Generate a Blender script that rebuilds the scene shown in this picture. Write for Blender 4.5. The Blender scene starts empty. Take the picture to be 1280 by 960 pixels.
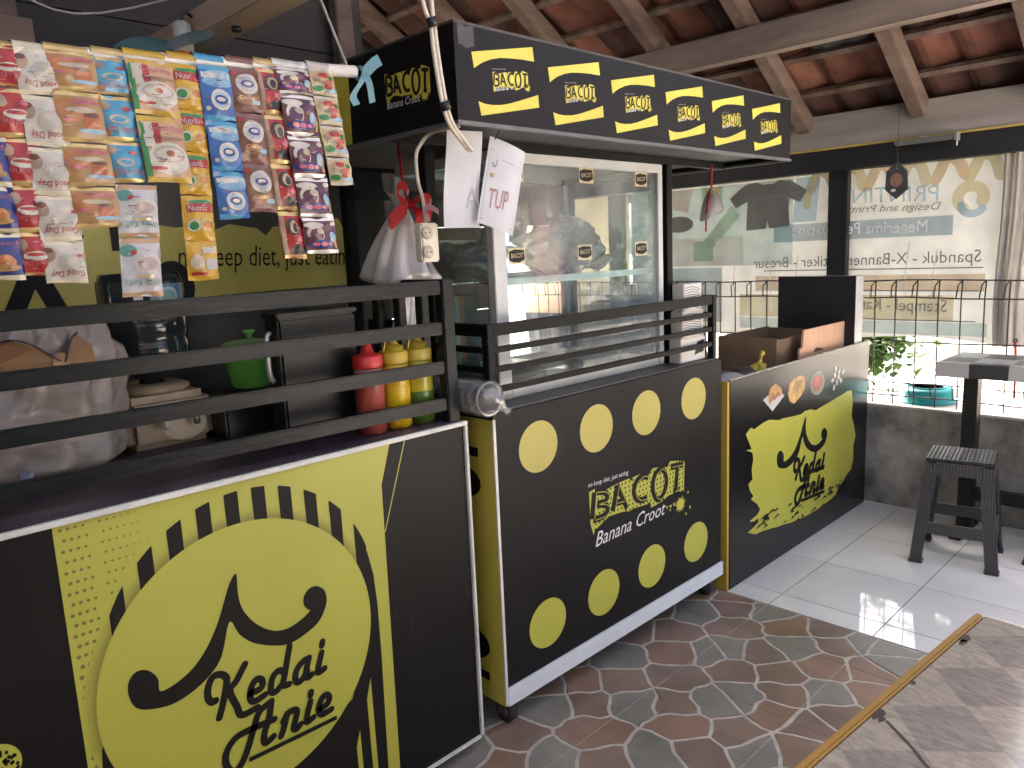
import bpy, bmesh, math, random
from math import sin, cos, pi, radians
from mathutils import Vector, Matrix
from mathutils import noise
from mathutils.geometry import tessellate_polygon

random.seed(7)
scene = bpy.context.scene
C = scene.collection

# ------------------------------------------------------------------ camera
CAM = Vector((0, 0, 1.4))
YAW, PITCH, ROLL = radians(45.458), radians(-9.673), radians(-2.558)
fw = Vector((cos(PITCH)*cos(YAW), cos(PITCH)*sin(YAW), sin(PITCH)))
rt = Vector((sin(YAW), -cos(YAW), 0)); up = rt.cross(fw)
r2 = rt*cos(ROLL) + up*sin(ROLL); u2 = -rt*sin(ROLL) + up*cos(ROLL)
cam = bpy.data.cameras.new('camera'); camo = bpy.data.objects.new('camera', cam); C.objects.link(camo)
cam.sensor_width = 36; cam.lens = 957.3/1280*36; cam.clip_start = 0.02; cam.clip_end = 400
M = Matrix((r2, u2, -fw)).transposed().to_4x4(); M.translation = CAM
camo.matrix_world = M
scene.camera = camo

# ------------------------------------------------------------------ sky, sun, exposure
SUN_AZ, SUN_EL = 75.0, 48.0           # azimuth counted from +x towards +y
world = bpy.data.worlds.new('World'); scene.world = world; world.use_nodes = True
wn = world.node_tree
bg = wn.nodes['Background']; sky = wn.nodes.new('ShaderNodeTexSky')
sky.sky_type = 'NISHITA'; sky.sun_disc = False
sky.sun_elevation = radians(SUN_EL); sky.sun_rotation = radians(90 - SUN_AZ)
sky.air_density = 0.12; sky.dust_density = 6.0; sky.ozone_density = 0.0
wn.links.new(sky.outputs[0], bg.inputs[0]); bg.inputs[1].default_value = 0.15
sl = bpy.data.lights.new('sun', 'SUN'); sl.energy = 2.6; sl.angle = radians(0.5); sl.color = (1.0, 0.94, 0.86)
so = bpy.data.objects.new('sun', sl); C.objects.link(so)
sd = Vector((cos(radians(SUN_EL))*cos(radians(SUN_AZ)), cos(radians(SUN_EL))*sin(radians(SUN_AZ)), sin(radians(SUN_EL))))
so.rotation_euler = (-sd).to_track_quat('-Z', 'Y').to_euler(); so.location = sd*30
vs = scene.view_settings
vs.view_transform = 'Standard'; vs.look = 'None'; vs.gamma = 1.0; vs.use_curve_mapping = False
vs.exposure = 4.1
scene.cycles.max_bounces = 8; scene.cycles.diffuse_bounces = 4; scene.cycles.glossy_bounces = 4
scene.cycles.transparent_max_bounces = 12; scene.cycles.transmission_bounces = 4
scene.cycles.caustics_reflective = False; scene.cycles.caustics_refractive = False

# ------------------------------------------------------------------ materials
MATS = {}
def _new(name):
    m = bpy.data.materials.new(name); m.use_nodes = True
    return m, m.node_tree, m.node_tree.nodes['Principled BSDF']
def mat(name, col, rough=0.6, var=0.12, scale=6.0, bump=0.0, bscale=60.0, metal=0.0, spec=0.5, col2=None, stretch=None, detail=6, rvar=0.0, coat=0.0, scuff=None):
    """plain surface with uneven colour, grain and relief"""
    if name in MATS: return MATS[name]
    m, t, b = _new(name); N, L = t.nodes, t.links
    tc = N.new('ShaderNodeTexCoord'); src = tc.outputs['Object']
    if stretch:
        mp = N.new('ShaderNodeMapping'); mp.inputs['Scale'].default_value = stretch
        L.new(src, mp.inputs['Vector']); src = mp.outputs['Vector']
    nz = N.new('ShaderNodeTexNoise'); nz.inputs['Scale'].default_value = scale; nz.inputs['Detail'].default_value = detail
    nz.inputs['Roughness'].default_value = 0.62
    L.new(src, nz.inputs['Vector'])
    cr = N.new('ShaderNodeValToRGB'); e = cr.color_ramp.elements
    if col2 is None:
        lo = [c*(1-var) for c in col]; hi = [min(1, c*(1+var)) for c in col]
    else: lo, hi = col, col2
    e[0].position = 0.33; e[1].position = 0.68
    e[0].color = (*lo[:3], 1); e[1].color = (*hi[:3], 1)
    L.new(nz.outputs['Fac'], cr.inputs['Fac']); L.new(cr.outputs['Color'], b.inputs['Base Color'])
    if scuff:                              # worn, dusty scuffs with a shape of their own
        sm = N.new('ShaderNodeMapping'); sm.inputs['Scale'].default_value = (2.2, 1, .8); L.new(tc.outputs['Object'], sm.inputs['Vector'])
        n3 = N.new('ShaderNodeTexNoise'); n3.inputs['Scale'].default_value = 7; n3.inputs['Detail'].default_value = 13; n3.inputs['Roughness'].default_value = .72; n3.inputs['Distortion'].default_value = .6
        L.new(sm.outputs['Vector'], n3.inputs['Vector'])
        m3 = N.new('ShaderNodeMapRange'); m3.inputs['From Min'].default_value = .60; m3.inputs['From Max'].default_value = .76; m3.inputs['To Max'].default_value = scuff[1]; L.new(n3.outputs['Fac'], m3.inputs['Value'])
        mx = N.new('ShaderNodeMix'); mx.data_type = 'RGBA'; L.new(m3.outputs[0], mx.inputs['Factor']); L.new(cr.outputs['Color'], mx.inputs['A']); mx.inputs['B'].default_value = (*scuff[0], 1)
        L.new(mx.outputs['Result'], b.inputs['Base Color'])
    b.inputs['Roughness'].default_value = rough; b.inputs['Metallic'].default_value = metal
    b.inputs['Specular IOR Level'].default_value = spec
    if coat: b.inputs['Coat Weight'].default_value = coat
    if rvar:
        mr = N.new('ShaderNodeMapRange'); mr.inputs['To Min'].default_value = max(.02, rough-rvar); mr.inputs['To Max'].default_value = min(1, rough+rvar)
        L.new(nz.outputs['Fac'], mr.inputs['Value']); L.new(mr.outputs['Result'], b.inputs['Roughness'])
    if bump:
        n2 = N.new('ShaderNodeTexNoise'); n2.inputs['Scale'].default_value = bscale; n2.inputs['Detail'].default_value = 4
        L.new(src, n2.inputs['Vector'])
        bp = N.new('ShaderNodeBump'); bp.inputs['Strength'].default_value = min(1, bump); bp.inputs['Distance'].default_value = 0.004
        L.new(n2.outputs['Fac'], bp.inputs['Height']); L.new(bp.outputs['Normal'], b.inputs['Normal'])
    MATS[name] = m
    return m
def ink(r, g, b, rough=0.4):
    return mat('ink_%03d_%03d_%03d_%02d' % (r*999, g*999, b*999, rough*99), (r, g, b), rough, var=0.07, scale=14)
def schlick(N, L, r0):
    lw = N.new('ShaderNodeLayerWeight'); lw.inputs['Blend'].default_value = .5
    pw = N.new('ShaderNodeMath'); pw.operation = 'POWER'; pw.inputs[1].default_value = 5; L.new(lw.outputs['Facing'], pw.inputs[0])
    mr = N.new('ShaderNodeMapRange'); mr.inputs['To Min'].default_value = r0; mr.inputs['To Max'].default_value = 1; L.new(pw.outputs[0], mr.inputs['Value'])
    return mr
def thin(name, col, trans=0.5, clear=0.0, rough=0.4, gloss=0.15, dust_haze=0.0, bump=0.0, bscale=30):
    """thin film or cloth: diffuse + translucent (+ clear) + gloss"""
    if name in MATS: return MATS[name]
    m = bpy.data.materials.new(name); m.use_nodes = True; t = m.node_tree; N, L = t.nodes, t.links
    N.remove(N['Principled BSDF']); out = N['Material Output']
    tc = N.new('ShaderNodeTexCoord'); nz = N.new('ShaderNodeTexNoise'); nz.inputs['Scale'].default_value = 9; nz.inputs['Detail'].default_value = 5
    L.new(tc.outputs['Object'], nz.inputs['Vector'])
    cr = N.new('ShaderNodeValToRGB'); e = cr.color_ramp.elements; e[0].position = .3; e[1].position = .7
    e[0].color = (*[c*.86 for c in col], 1); e[1].color = (*[min(1, c*1.08) for c in col], 1)
    L.new(nz.outputs['Fac'], cr.inputs['Fac'])
    d = N.new('ShaderNodeBsdfDiffuse'); tr = N.new('ShaderNodeBsdfTranslucent'); g = N.new('ShaderNodeBsdfGlossy'); g.inputs['Roughness'].default_value = rough
    for s in (d, tr): L.new(cr.outputs['Color'], s.inputs['Color'])
    m1 = N.new('ShaderNodeMixShader'); m1.inputs[0].default_value = trans; L.new(d.outputs[0], m1.inputs[1]); L.new(tr.outputs[0], m1.inputs[2])
    if bump:
        n2 = N.new('ShaderNodeTexNoise'); n2.inputs['Scale'].default_value = bscale; n2.inputs['Detail'].default_value = 3; n2.inputs['Distortion'].default_value = .3
        L.new(tc.outputs['Object'], n2.inputs['Vector'])
        bp = N.new('ShaderNodeBump'); bp.inputs['Strength'].default_value = bump; bp.inputs['Distance'].default_value = .012
        L.new(n2.outputs['Fac'], bp.inputs['Height'])
        for s in (d, tr, g): L.new(bp.outputs['Normal'], s.inputs['Normal'])
    cur = m1
    if clear:
        tp = N.new('ShaderNodeBsdfTransparent'); m2 = N.new('ShaderNodeMixShader'); m2.inputs[0].default_value = clear
        L.new(cur.outputs[0], m2.inputs[1]); L.new(tp.outputs[0], m2.inputs[2]); cur = m2
    fr = schlick(N, L, .035)
    ml = N.new('ShaderNodeMath'); ml.operation = 'MULTIPLY'; ml.inputs[1].default_value = gloss*8; ml.use_clamp = True; L.new(fr.outputs[0], ml.inputs[0])
    m3 = N.new('ShaderNodeMixShader'); L.new(ml.outputs[0], m3.inputs[0]); L.new(cur.outputs[0], m3.inputs[1]); L.new(g.outputs[0], m3.inputs[2])
    L.new(m3.outputs[0], out.inputs['Surface'])
    MATS[name] = m
    return m
def glass(name, tint=(0.9, 0.96, 0.95), dust_haze=0.06):
    if name in MATS: return MATS[name]
    m = bpy.data.materials.new(name); m.use_nodes = True; t = m.node_tree; N, L = t.nodes, t.links
    N.remove(N['Principled BSDF']); out = N['Material Output']
    tp = N.new('ShaderNodeBsdfTransparent'); tp.inputs[0].default_value = (*tint, 1)
    g = N.new('ShaderNodeBsdfGlossy'); g.inputs['Roughness'].default_value = 0.015
    d = N.new('ShaderNodeBsdfDiffuse'); d.inputs[0].default_value = (.62, .64, .64, 1)  # pale film: some dust, plus milky reflection haze put into the colour
    tc = N.new('ShaderNodeTexCoord'); nz = N.new('ShaderNodeTexNoise'); nz.inputs['Scale'].default_value = 4; nz.inputs['Detail'].default_value = 7
    L.new(tc.outputs['Object'], nz.inputs['Vector'])
    mr = N.new('ShaderNodeMapRange'); mr.inputs['From Min'].default_value = .35; mr.inputs['From Max'].default_value = .75
    mr.inputs['To Min'].default_value = dust_haze*.3; mr.inputs['To Max'].default_value = dust_haze*2; L.new(nz.outputs['Fac'], mr.inputs['Value'])
    m1 = N.new('ShaderNodeMixShader'); L.new(mr.outputs[0], m1.inputs[0]); L.new(tp.outputs[0], m1.inputs[1]); L.new(d.outputs[0], m1.inputs[2])
    fr = schlick(N, L, .05)
    m2 = N.new('ShaderNodeMixShader'); L.new(fr.outputs[0], m2.inputs[0]); L.new(m1.outputs[0], m2.inputs[1]); L.new(g.outputs[0], m2.inputs[2])
    L.new(m2.outputs[0], out.inputs['Surface'])
    MATS[name] = m
    return m
def checker(name, c1, c2, size, rough=0.35, off=(0, 0, 0), rot=0.0, vein=0.0):
    if name in MATS: return MATS[name]
    m, t, b = _new(name); N, L = t.nodes, t.links
    tc = N.new('ShaderNodeTexCoord'); mp = N.new('ShaderNodeMapping'); mp.inputs['Location'].default_value = off; mp.inputs['Rotation'].default_value = (0, 0, rot)
    L.new(tc.outputs['Object'], mp.inputs['Vector'])
    ck = N.new('ShaderNodeTexChecker'); ck.inputs['Scale'].default_value = 1/size
    L.new(mp.outputs['Vector'], ck.inputs['Vector'])
    nz = N.new('ShaderNodeTexNoise'); nz.inputs['Scale'].default_value = 25; nz.inputs['Detail'].default_value = 8; nz.inputs['Distortion'].default_value = 1.5
    sm = N.new('ShaderNodeMapping'); sm.inputs['Scale'].default_value = (3, 1, 1); L.new(tc.outputs['Object'], sm.inputs['Vector']); L.new(sm.outputs['Vector'], nz.inputs['Vector'])
    def ramp(c):
        cr = N.new('ShaderNodeValToRGB'); e = cr.color_ramp.elements; e[0].position = .35; e[1].position = .65
        e[0].color = (*[x*(1-vein) for x in c], 1); e[1].color = (*[min(1, x*(1+vein)) for x in c], 1)
        L.new(nz.outputs['Fac'], cr.inputs['Fac']); return cr
    L.new(ramp(c1).outputs[0], ck.inputs['Color1']); L.new(ramp([x for x in c2]).outputs[0], ck.inputs['Color2'])
    L.new(ck.outputs['Color'], b.inputs['Base Color']); b.inputs['Roughness'].default_value = rough
    MATS[name] = m
    return m

BLACK_VINYL = mat('black_vinyl', (.0048, .0045, .0048), .46, var=.35, scale=3, bump=.12, bscale=9, rvar=.1, spec=.22, scuff=((.05, .046, .042), .5))
YELLOW = mat('yellow_vinyl', (.405, .402, .055), .45, var=.05, scale=3, scuff=((.25, .24, .08), .35))
GOLD_YELLOW = mat('warm_yellow_vinyl', (.42, .365, .085), .45, var=.05, scale=3)
CANOPY_YELLOW = mat('canopy_yellow', (.52, .45, .06), .4, var=.14, scale=9)
WHITE_TRIM = mat('white_trim', (.62, .62, .58), .5, var=.14, scale=10)
DARK_PAINT = mat('dark_painted_wood', (.002, .0027, .0034), .34, scale=30, col2=(.0075, .011, .0145), stretch=(.25, 1, 1), bump=.22, bscale=90, rvar=.16, spec=.2)
RAIL_PAINT = mat('black_painted_rail', (.0025, .0027, .003), .45, scale=25, col2=(.006, .0064, .007), bump=.15, bscale=70, spec=.15)
PURPLE_CLOTH = mat('dark_purple_oilcloth', (.02, .011, .026), .4, scale=7, col2=(.085, .06, .075), bump=.1)
ALU = mat('aluminium', (.62, .65, .66), .38, var=.08, scale=12, metal=.55)
ALU_WHITE = mat('pale_aluminium', (.46, .475, .48), .4, var=.08, scale=12, metal=.15)
BLACK_STEEL = mat('black_steel', (.006, .006, .0065), .4, var=.3, scale=20)
GLASS = glass('cabinet_glass', (.82, .89, .90), .17)
WOOD = mat('rough_grey_timber', (.12, .088, .07), .8, scale=9, col2=(.26, .205, .165), stretch=(1, .12, 1), bump=.5, bscale=40)
WOOD_X = mat('rough_brown_timber', (.07, .044, .033), .8, scale=9, col2=(.18, .125, .10), stretch=(.15, 1, 1), bump=.5, bscale=40)
CLAY = mat('clay_tile', (.075, .027, .018), .85, scale=5, col2=(.19, .07, .044), bump=.4, bscale=35)
CLAY2 = mat('clay_tile_dark', (.035, .017, .013), .85, scale=5, col2=(.10, .042, .03), bump=.4, bscale=35)
CLAY3 = mat('clay_tile_pale', (.13, .05, .03), .85, scale=5, col2=(.25, .11, .07), bump=.4, bscale=35)
WHITE_PLASTIC = mat('white_plastic', (.68, .66, .62), .35, var=.06)
CREAM_PLASTIC = mat('cream_plastic', (.62, .57, .48), .35, var=.06)
CABLE = mat('cream_cable', (.55, .48, .40), .5, var=.12, scale=30)
INK = mat('black_ink', (.008, .0075, .007), .5, var=.15, spec=.2)
WHITE_INK = mat('white_ink', (.62, .62, .62), .5, var=.1, scale=40)

# ------------------------------------------------------------------ mesh helpers
def catmull(pts, n=6, closed=False):
    P = [Vector(p) for p in pts]; out = []; m = len(P)
    rng = range(m if closed else m-1)
    for i in rng:
        if closed: a, b, c, d = P[(i-1) % m], P[i], P[(i+1) % m], P[(i+2) % m]
        else:
            b, c = P[i], P[i+1]; a = P[i-1] if i else b*2-c; d = P[i+2] if i+2 < m else c*2-b
        for k in range(n):
            t = k/n
            out.append(.5*((2*b)+(c-a)*t+(2*a-5*b+4*c-d)*t*t+(3*b-a-3*c+d)*t**3))
    if not closed: out.append(P[-1])
    return out
def PY(y0): return lambda a, b, d=0: (a, y0-d, b)       # plane facing -y, a = x, b = z
def PX(x0): return lambda a, b, d=0: (x0-d, a, b)       # plane facing -x, a = y, b = z
def PZ(z0): return lambda a, b, d=0: (a, b, z0+d)       # plane facing up
class MB:
    def __init__(s): s.v = []; s.f = []; s.m = []; s.mats = []; s.cur = 0; s.smooth = False; s.sm = []
    def use(s, m):
        if m not in s.mats: s.mats.append(m)
        s.cur = s.mats.index(m); return s
    def add(s, vs, fs, smooth=False):
        o = len(s.v); s.v += [tuple(p) for p in vs]
        for f in fs: s.f.append(tuple(i+o for i in f)); s.m.append(s.cur); s.sm.append(smooth)
        return s
    def box(s, x0, x1, y0, y1, z0, z1):
        v = [(x, y, z) for x in (x0, x1) for y in (y0, y1) for z in (z0, z1)]
        return s.add(v, [(0, 1, 3, 2), (4, 6, 7, 5), (0, 4, 5, 1), (2, 3, 7, 6), (0, 2, 6, 4), (1, 5, 7, 3)])
    def bar(s, p0, p1, w, h, upv=(0, 0, 1)):
        p0, p1 = Vector(p0), Vector(p1); d = (p1-p0).normalized(); u = Vector(upv)
        a = d.cross(u)
        if a.length < 1e-4: a = d.cross(Vector((1, 0, 0)))
        a.normalize(); u = a.cross(d)
        v = [p+a*sx*w/2+u*sy*h/2 for p in (p0, p1) for sx in (-1, 1) for sy in (-1, 1)]
        return s.add(v, [(0, 1, 3, 2), (4, 6, 7, 5), (0, 4, 5, 1), (2, 3, 7, 6), (0, 2, 6, 4), (1, 5, 7, 3)])
    def tube(s, path, r, n=8, cap=True, radii=None):
        P = [Vector(p) for p in path]; vs = []; prev = None
        for i, p in enumerate(P):
            d = (P[min(i+1, len(P)-1)]-P[max(i-1, 0)]).normalized()
            if prev is None:
                prev = d.cross(Vector((0, 0, 1)))
                if prev.length < .05: prev = d.cross(Vector((1, 0, 0)))
            prev = (prev-d*prev.dot(d)).normalized(); q = d.cross(prev)
            rr = radii[i] if radii else r
            for k in range(n):
                an = 2*pi*k/n; vs.append(p+(prev*cos(an)+q*sin(an))*rr)
        fs = [(i*n+k, i*n+(k+1) % n, (i+1)*n+(k+1) % n, (i+1)*n+k) for i in range(len(P)-1) for k in range(n)]
        if cap: fs += [tuple(range(n))[::-1], tuple(range((len(P)-1)*n, len(P)*n))]
        return s.add(vs, fs, True)
    def lathe(s, prof, c=(0, 0, 0), n=24, sx=1, sy=1):
        vs = []; c = Vector(c)
        for r, z in prof:
            for k in range(n): an = 2*pi*k/n; vs.append((c.x+r*cos(an)*sx, c.y+r*sin(an)*sy, c.z+z))
        fs = [(i*n+k, i*n+(k+1) % n, (i+1)*n+(k+1) % n, (i+1)*n+k) for i in range(len(prof)-1) for k in range(n)]
        if prof[0][0] > 1e-5: fs.append(tuple(range(n))[::-1])
        if prof[-1][0] > 1e-5: fs.append(tuple(range((len(prof)-1)*n, len(prof)*n)))
        return s.add(vs, fs, True)
    def grid(s, fn, nu, nv, smooth=True):
        vs = [fn(i/nu, j/nv) for j in range(nv+1) for i in range(nu+1)]
        fs = [(j*(nu+1)+i, j*(nu+1)+i+1, (j+1)*(nu+1)+i+1, (j+1)*(nu+1)+i) for j in range(nv) for i in range(nu)]
        return s.add(vs, fs, smooth)
    def poly(s, pts, plane, d=0.001, holes=()):
        loops = [[Vector((a, b, 0)) for a, b in pts]]+[[Vector((a, b, 0)) for a, b in h] for h in holes]
        flat = [p for l in loops for p in l]
        return s.add([plane(p.x, p.y, d) for p in flat], [tuple(t) for t in tessellate_polygon(loops)])
    def ell(s, ca, cb, ra, rb, plane, d=.001, n=32, rings=1, rot=0):
        vs = [plane(ca, cb, d)]; fs = []
        for r in range(1, rings+1):
            for k in range(n):
                an = 2*pi*k/n; x, y = ra*r/rings*cos(an), rb*r/rings*sin(an)
                vs.append(plane(ca+x*cos(rot)-y*sin(rot), cb+x*sin(rot)+y*cos(rot), d))
        for k in range(n): fs.append((0, 1+k, 1+(k+1) % n))
        for r in range(rings-1):
            for k in range(n): a = 1+r*n; fs.append((a+k, a+n+k, a+n+(k+1) % n, a+(k+1) % n))
        return s.add(vs, fs)
    def rect(s, a0, a1, b0, b1, plane, d=.001, n=1):
        return s.grid(lambda u, v: plane(a0+(a1-a0)*u, b0+(b1-b0)*v, d), n, n, False)
    def stroke(s, pts, w, plane, d=.001, smooth=5, caps=True):
        P = catmull([(a, b, 0) for a, b in pts], smooth) if (smooth and len(pts) > 2) else [Vector((a, b, 0)) for a, b in pts]
        vs = []; m = len(P)
        for i, p in enumerate(P):
            t = (P[min(i+1, m-1)]-P[max(i-1, 0)]); t = t.normalized() if t.length else Vector((1, 0, 0))
            nrm = Vector((-t.y, t.x, 0))*w/2
            vs += [p+nrm, p-nrm]
        fs = [(2*i, 2*i+1, 2*i+3, 2*i+2) for i in range(m-1)]
        if caps:
            for idx, sgn in ((0, -1), (m-1, 1)):
                t = (P[1]-P[0]) if idx == 0 else (P[-1]-P[-2]); a0 = math.atan2(t.y, t.x)
                o = len(vs); ring = [P[idx]+Vector((cos(a0+sgn*0+x), sin(a0+x), 0))*w/2 for x in [(-pi/2+pi*k/6) if sgn > 0 else (pi/2+pi*k/6) for k in range(7)]]
                vs += ring; fs.append(tuple(range(o, o+7)))
        return s.add([plane(p.x, p.y, d) for p in vs], fs)
    def text(s, body, plane, p0, p1, p2, d=.001, shear=0):
        """text from p0 (baseline start) to p1 (baseline end), p2 = cap-height point over p0"""
        vs, fs, (x0, x1, y1) = text_mesh(body)
        out = []
        for x, y in vs:
            u = (x-x0)/(x1-x0); w = y/y1
            out.append(plane(p0[0]+(p1[0]-p0[0])*u+(p2[0]-p0[0])*w, p0[1]+(p1[1]-p0[1])*u+(p2[1]-p0[1])*w, d))
        return s.add(out, fs)
_tc = {}
def text_mesh(body):
    if body in _tc: return _tc[body]
    cu = bpy.data.curves.new('lettering', 'FONT'); cu.body = body; cu.resolution_u = 2
    o = bpy.data.objects.new('lettering', cu)
    me = bpy.data.meshes.new_from_object(o)
    vs = [(v.co.x, v.co.y) for v in me.vertices]; fs = [tuple(p.vertices) for p in me.polygons]
    bpy.data.objects.remove(o); bpy.data.curves.remove(cu); bpy.data.meshes.remove(me)
    x0 = min(v[0] for v in vs); x1 = max(v[0] for v in vs)
    _tc[body] = (vs, fs, (x0, x1, .70))
    return _tc[body]
ORI = {}
def mesh_of(mb, name, mats, origin, bevel=0):
    me = bpy.data.meshes.new(name)
    me.from_pydata([(x-origin[0], y-origin[1], z-origin[2]) for x, y, z in mb.v], [], mb.f)
    if bevel:
        bm = bmesh.new(); bm.from_mesh(me)
        es = [e for e in bm.edges if len(e.link_faces) == 2 and e.calc_face_angle(0) > .6]
        bmesh.ops.bevel(bm, geom=es, offset=bevel, segments=2, affect='EDGES', clamp_overlap=True)
        bm.to_mesh(me); bm.free()
    else:
        me.polygons.foreach_set('use_smooth', mb.sm)
    ml = mb.mats if mb.mats else [mats]
    for m in ml: me.materials.append(m)
    if mb.mats and not bevel: me.polygons.foreach_set('material_index', mb.m)
    me.update()
    return me
def tag(o, label, cat, group=None, kind=None):
    if label: o['label'] = label
    if cat: o['category'] = cat
    if group: o['group'] = group
    if kind: o['kind'] = kind
    return o
def thing(name, label, cat, loc=(0, 0, 0), group=None, rz=0):
    o = bpy.data.objects.new(name, None); o.empty_display_size = .05; C.objects.link(o)
    o.location = loc; o.rotation_euler = (0, 0, rz); ORI[o.name] = Vector(loc)
    return tag(o, label, cat, group)
def part(name, mb, m, parent=None, bevel=0, label=None, kind=None, local=False, origin=None):
    org = Vector((0, 0, 0)) if local else (ORI[parent.name] if parent else Vector(origin or (0, 0, 0)))
    me = mesh_of(mb, name, m, org, bevel)
    o = bpy.data.objects.new(name, me); C.objects.link(o)
    if parent: o.parent = parent
    elif origin: o.location = origin
    ORI[o.name] = org
    if label: o['label'] = label
    if kind: o['kind'] = kind
    return o
def solo(name, mb, m, label, cat, origin, group=None, bevel=0):
    return tag(part(name, mb, m, None, bevel, origin=origin), label, cat, group)
def struct(name, mb, m, parent=None):
    o = part(name, mb, m, parent)
    if not parent: o['kind'] = 'structure'
    return o
def copy_child(o, parent, loc=None):
    c = o.copy(); C.objects.link(c); c.parent = parent
    if loc is not None: c.location = loc
    ORI[c.name] = ORI[o.name]
    return c
def blob(mb, c, r, seed=0, amp=.25, nu=20, nv=12, freq=3.0, fn=None):
    """lumpy closed bag-like surface"""
    rnd = random.Random(seed); ph = [rnd.uniform(0, 6.28) for _ in range(8)]
    def f(u, v):
        a = 2*pi*u; t = pi*(v*.998+.001)
        k = 1+amp*(.5*sin(freq*a+ph[0]+2*t)+.3*sin(2*freq*a+ph[1]-3*t)+.35*sin(4*t+ph[2]+a))
        s = sin(t)**.75
        x, y, z = r[0]*s*cos(a)*k, r[1]*s*sin(a)*k, -r[2]*cos(t)
        if fn: x, y, z = fn(x, y, z)
        q = noise.noise_vector(Vector((x*26+seed*7, y*26, z*26)))*(amp*.22*max(r)); q2 = noise.noise_vector(Vector((x*60, y*60+seed, z*60)))*(amp*.09*max(r))
        x += q.x+q2.x; y += q.y+q2.y; z += (q.z+q2.z)*.7
        return (c[0]+x, c[1]+y, c[2]+z)
    return mb.grid(f, nu, nv)

# ------------------------------------------------------------------ traced print outlines, metres on their panels
SWASH = [(0.6481,0.7582),(0.6336,0.7459),(0.6189,0.7158),(0.5984,0.6686),(0.5711,0.6246),(0.5381,0.5917),(0.5003,0.5737),(0.4688,0.5705),(0.4684,0.5958),(0.4575,0.6173),(0.4422,0.6286),(0.4258,0.6284),(0.4136,0.6132),(0.4108,0.5901),(0.4168,0.5649),(0.4294,0.5498),(0.4549,0.539),(0.4885,0.5328),(0.5248,0.539),(0.5634,0.5568),(0.5972,0.5898),(0.6218,0.6595),(0.6397,0.6243),(0.6682,0.5924),(0.7123,0.5675),(0.753,0.5558),(0.7982,0.5648),(0.8319,0.582),(0.8517,0.6137),(0.8537,0.6347),(0.848,0.6524),(0.831,0.6662),(0.8129,0.6666),(0.7983,0.6548),(0.7945,0.6349),(0.8036,0.6187),(0.8094,0.6139),(0.7839,0.6005),(0.7482,0.5933),(0.7151,0.6023),(0.6846,0.6268),(0.6635,0.6554),(0.6508,0.6843),(0.6468,0.7176)]
KEDAI = [[(0.5742,0.4999),(0.5661,0.5002),(0.5596,0.5136),(0.562,0.5348),(0.5737,0.5534),(0.5899,0.553),(0.6016,0.5408),(0.6004,0.524),(0.5891,0.4875),(0.5777,0.4582)],[(0.6449,0.5524),(0.6232,0.5241),(0.6062,0.5074),(0.6169,0.4672),(0.626,0.4415),(0.6625,0.4417)],[(0.651,0.4813),(0.6703,0.4813),(0.6788,0.4882),(0.6777,0.5013),(0.6659,0.5066),(0.6543,0.4958),(0.6488,0.4769),(0.6508,0.4635),(0.6608,0.4587),(0.6825,0.463)],[(0.7508,0.5511),(0.7326,0.4893),(0.7265,0.4664),(0.7409,0.4616)],[(0.7297,0.4979),(0.7194,0.5043),(0.7059,0.4976),(0.6979,0.4794),(0.6969,0.4635),(0.7073,0.4587),(0.723,0.468)],[(0.7945,0.5012),(0.781,0.5014),(0.7645,0.49),(0.7571,0.4728),(0.7595,0.4587),(0.7708,0.4573),(0.7877,0.4723)],[(0.7947,0.503),(0.7833,0.4667),(0.7881,0.457),(0.7982,0.4601)],[(0.828,0.502),(0.8144,0.4643),(0.8176,0.4571),(0.832,0.4603)],[(0.8325,0.5277),(0.8301,0.5189)],[(0.6946,0.4416),(0.6648,0.4297),(0.647,0.395),(0.6266,0.3512),(0.6066,0.3257),(0.5896,0.326),(0.5797,0.3512),(0.5852,0.3768),(0.6058,0.3963),(0.6336,0.4),(0.6615,0.3986),(0.6972,0.3963)],[(0.6946,0.4409),(0.6854,0.405),(0.6714,0.3753),(0.6692,0.3543),(0.678,0.3517),(0.6913,0.3577)],[(0.7284,0.395),(0.718,0.3665),(0.7088,0.3488)],[(0.7177,0.3816),(0.7342,0.3959),(0.7491,0.3943),(0.7518,0.3835),(0.7413,0.3548),(0.7482,0.3475),(0.7584,0.3538)],[(0.7879,0.3965),(0.7746,0.361),(0.7756,0.3509),(0.7917,0.3545)],[(0.7914,0.4188),(0.7895,0.4117)],[(0.8128,0.3673),(0.8315,0.3719),(0.8368,0.3849),(0.8296,0.3941),(0.8171,0.3903),(0.8073,0.3719),(0.8096,0.3553),(0.8192,0.3506),(0.8398,0.3523)],[(0.6304,0.332),(0.8516,0.3249)]]
YELL_L = [(0.3256,0.9571),(0.3254,0.477)]
YELL_R = [(1.063,0.9522),(1.0307,0.8577),(1.0222,0.0981)]
YLINE = [(1.1077,0.9518),(1.0305,0.7366)]
BACK = [(1.8152,0.637),(1.8457,0.6409),(1.9073,0.6236),(1.9313,0.6261),(1.9776,0.6301),(2.0277,0.6311),(2.0414,0.6179),(2.0503,0.6299),(2.0965,0.6312),(2.1405,0.6171),(2.1589,0.6291),(2.1681,0.6342),(2.2233,0.6269),(2.2577,0.617),(2.274,0.6357),(2.3257,0.6259),(2.3687,0.6142),(2.3641,0.5017),(2.3175,0.5079),(2.2654,0.5099),(2.2208,0.4991),(2.1649,0.4936),(2.1527,0.4951),(2.1472,0.5187),(2.129,0.5125),(2.047,0.5184),(2.0241,0.5158),(1.9795,0.5246),(1.9144,0.5288),(1.8768,0.5153),(1.8504,0.5058),(1.8401,0.5054),(1.8317,0.4874),(1.825,0.5099),(1.8181,0.5288)]
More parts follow.
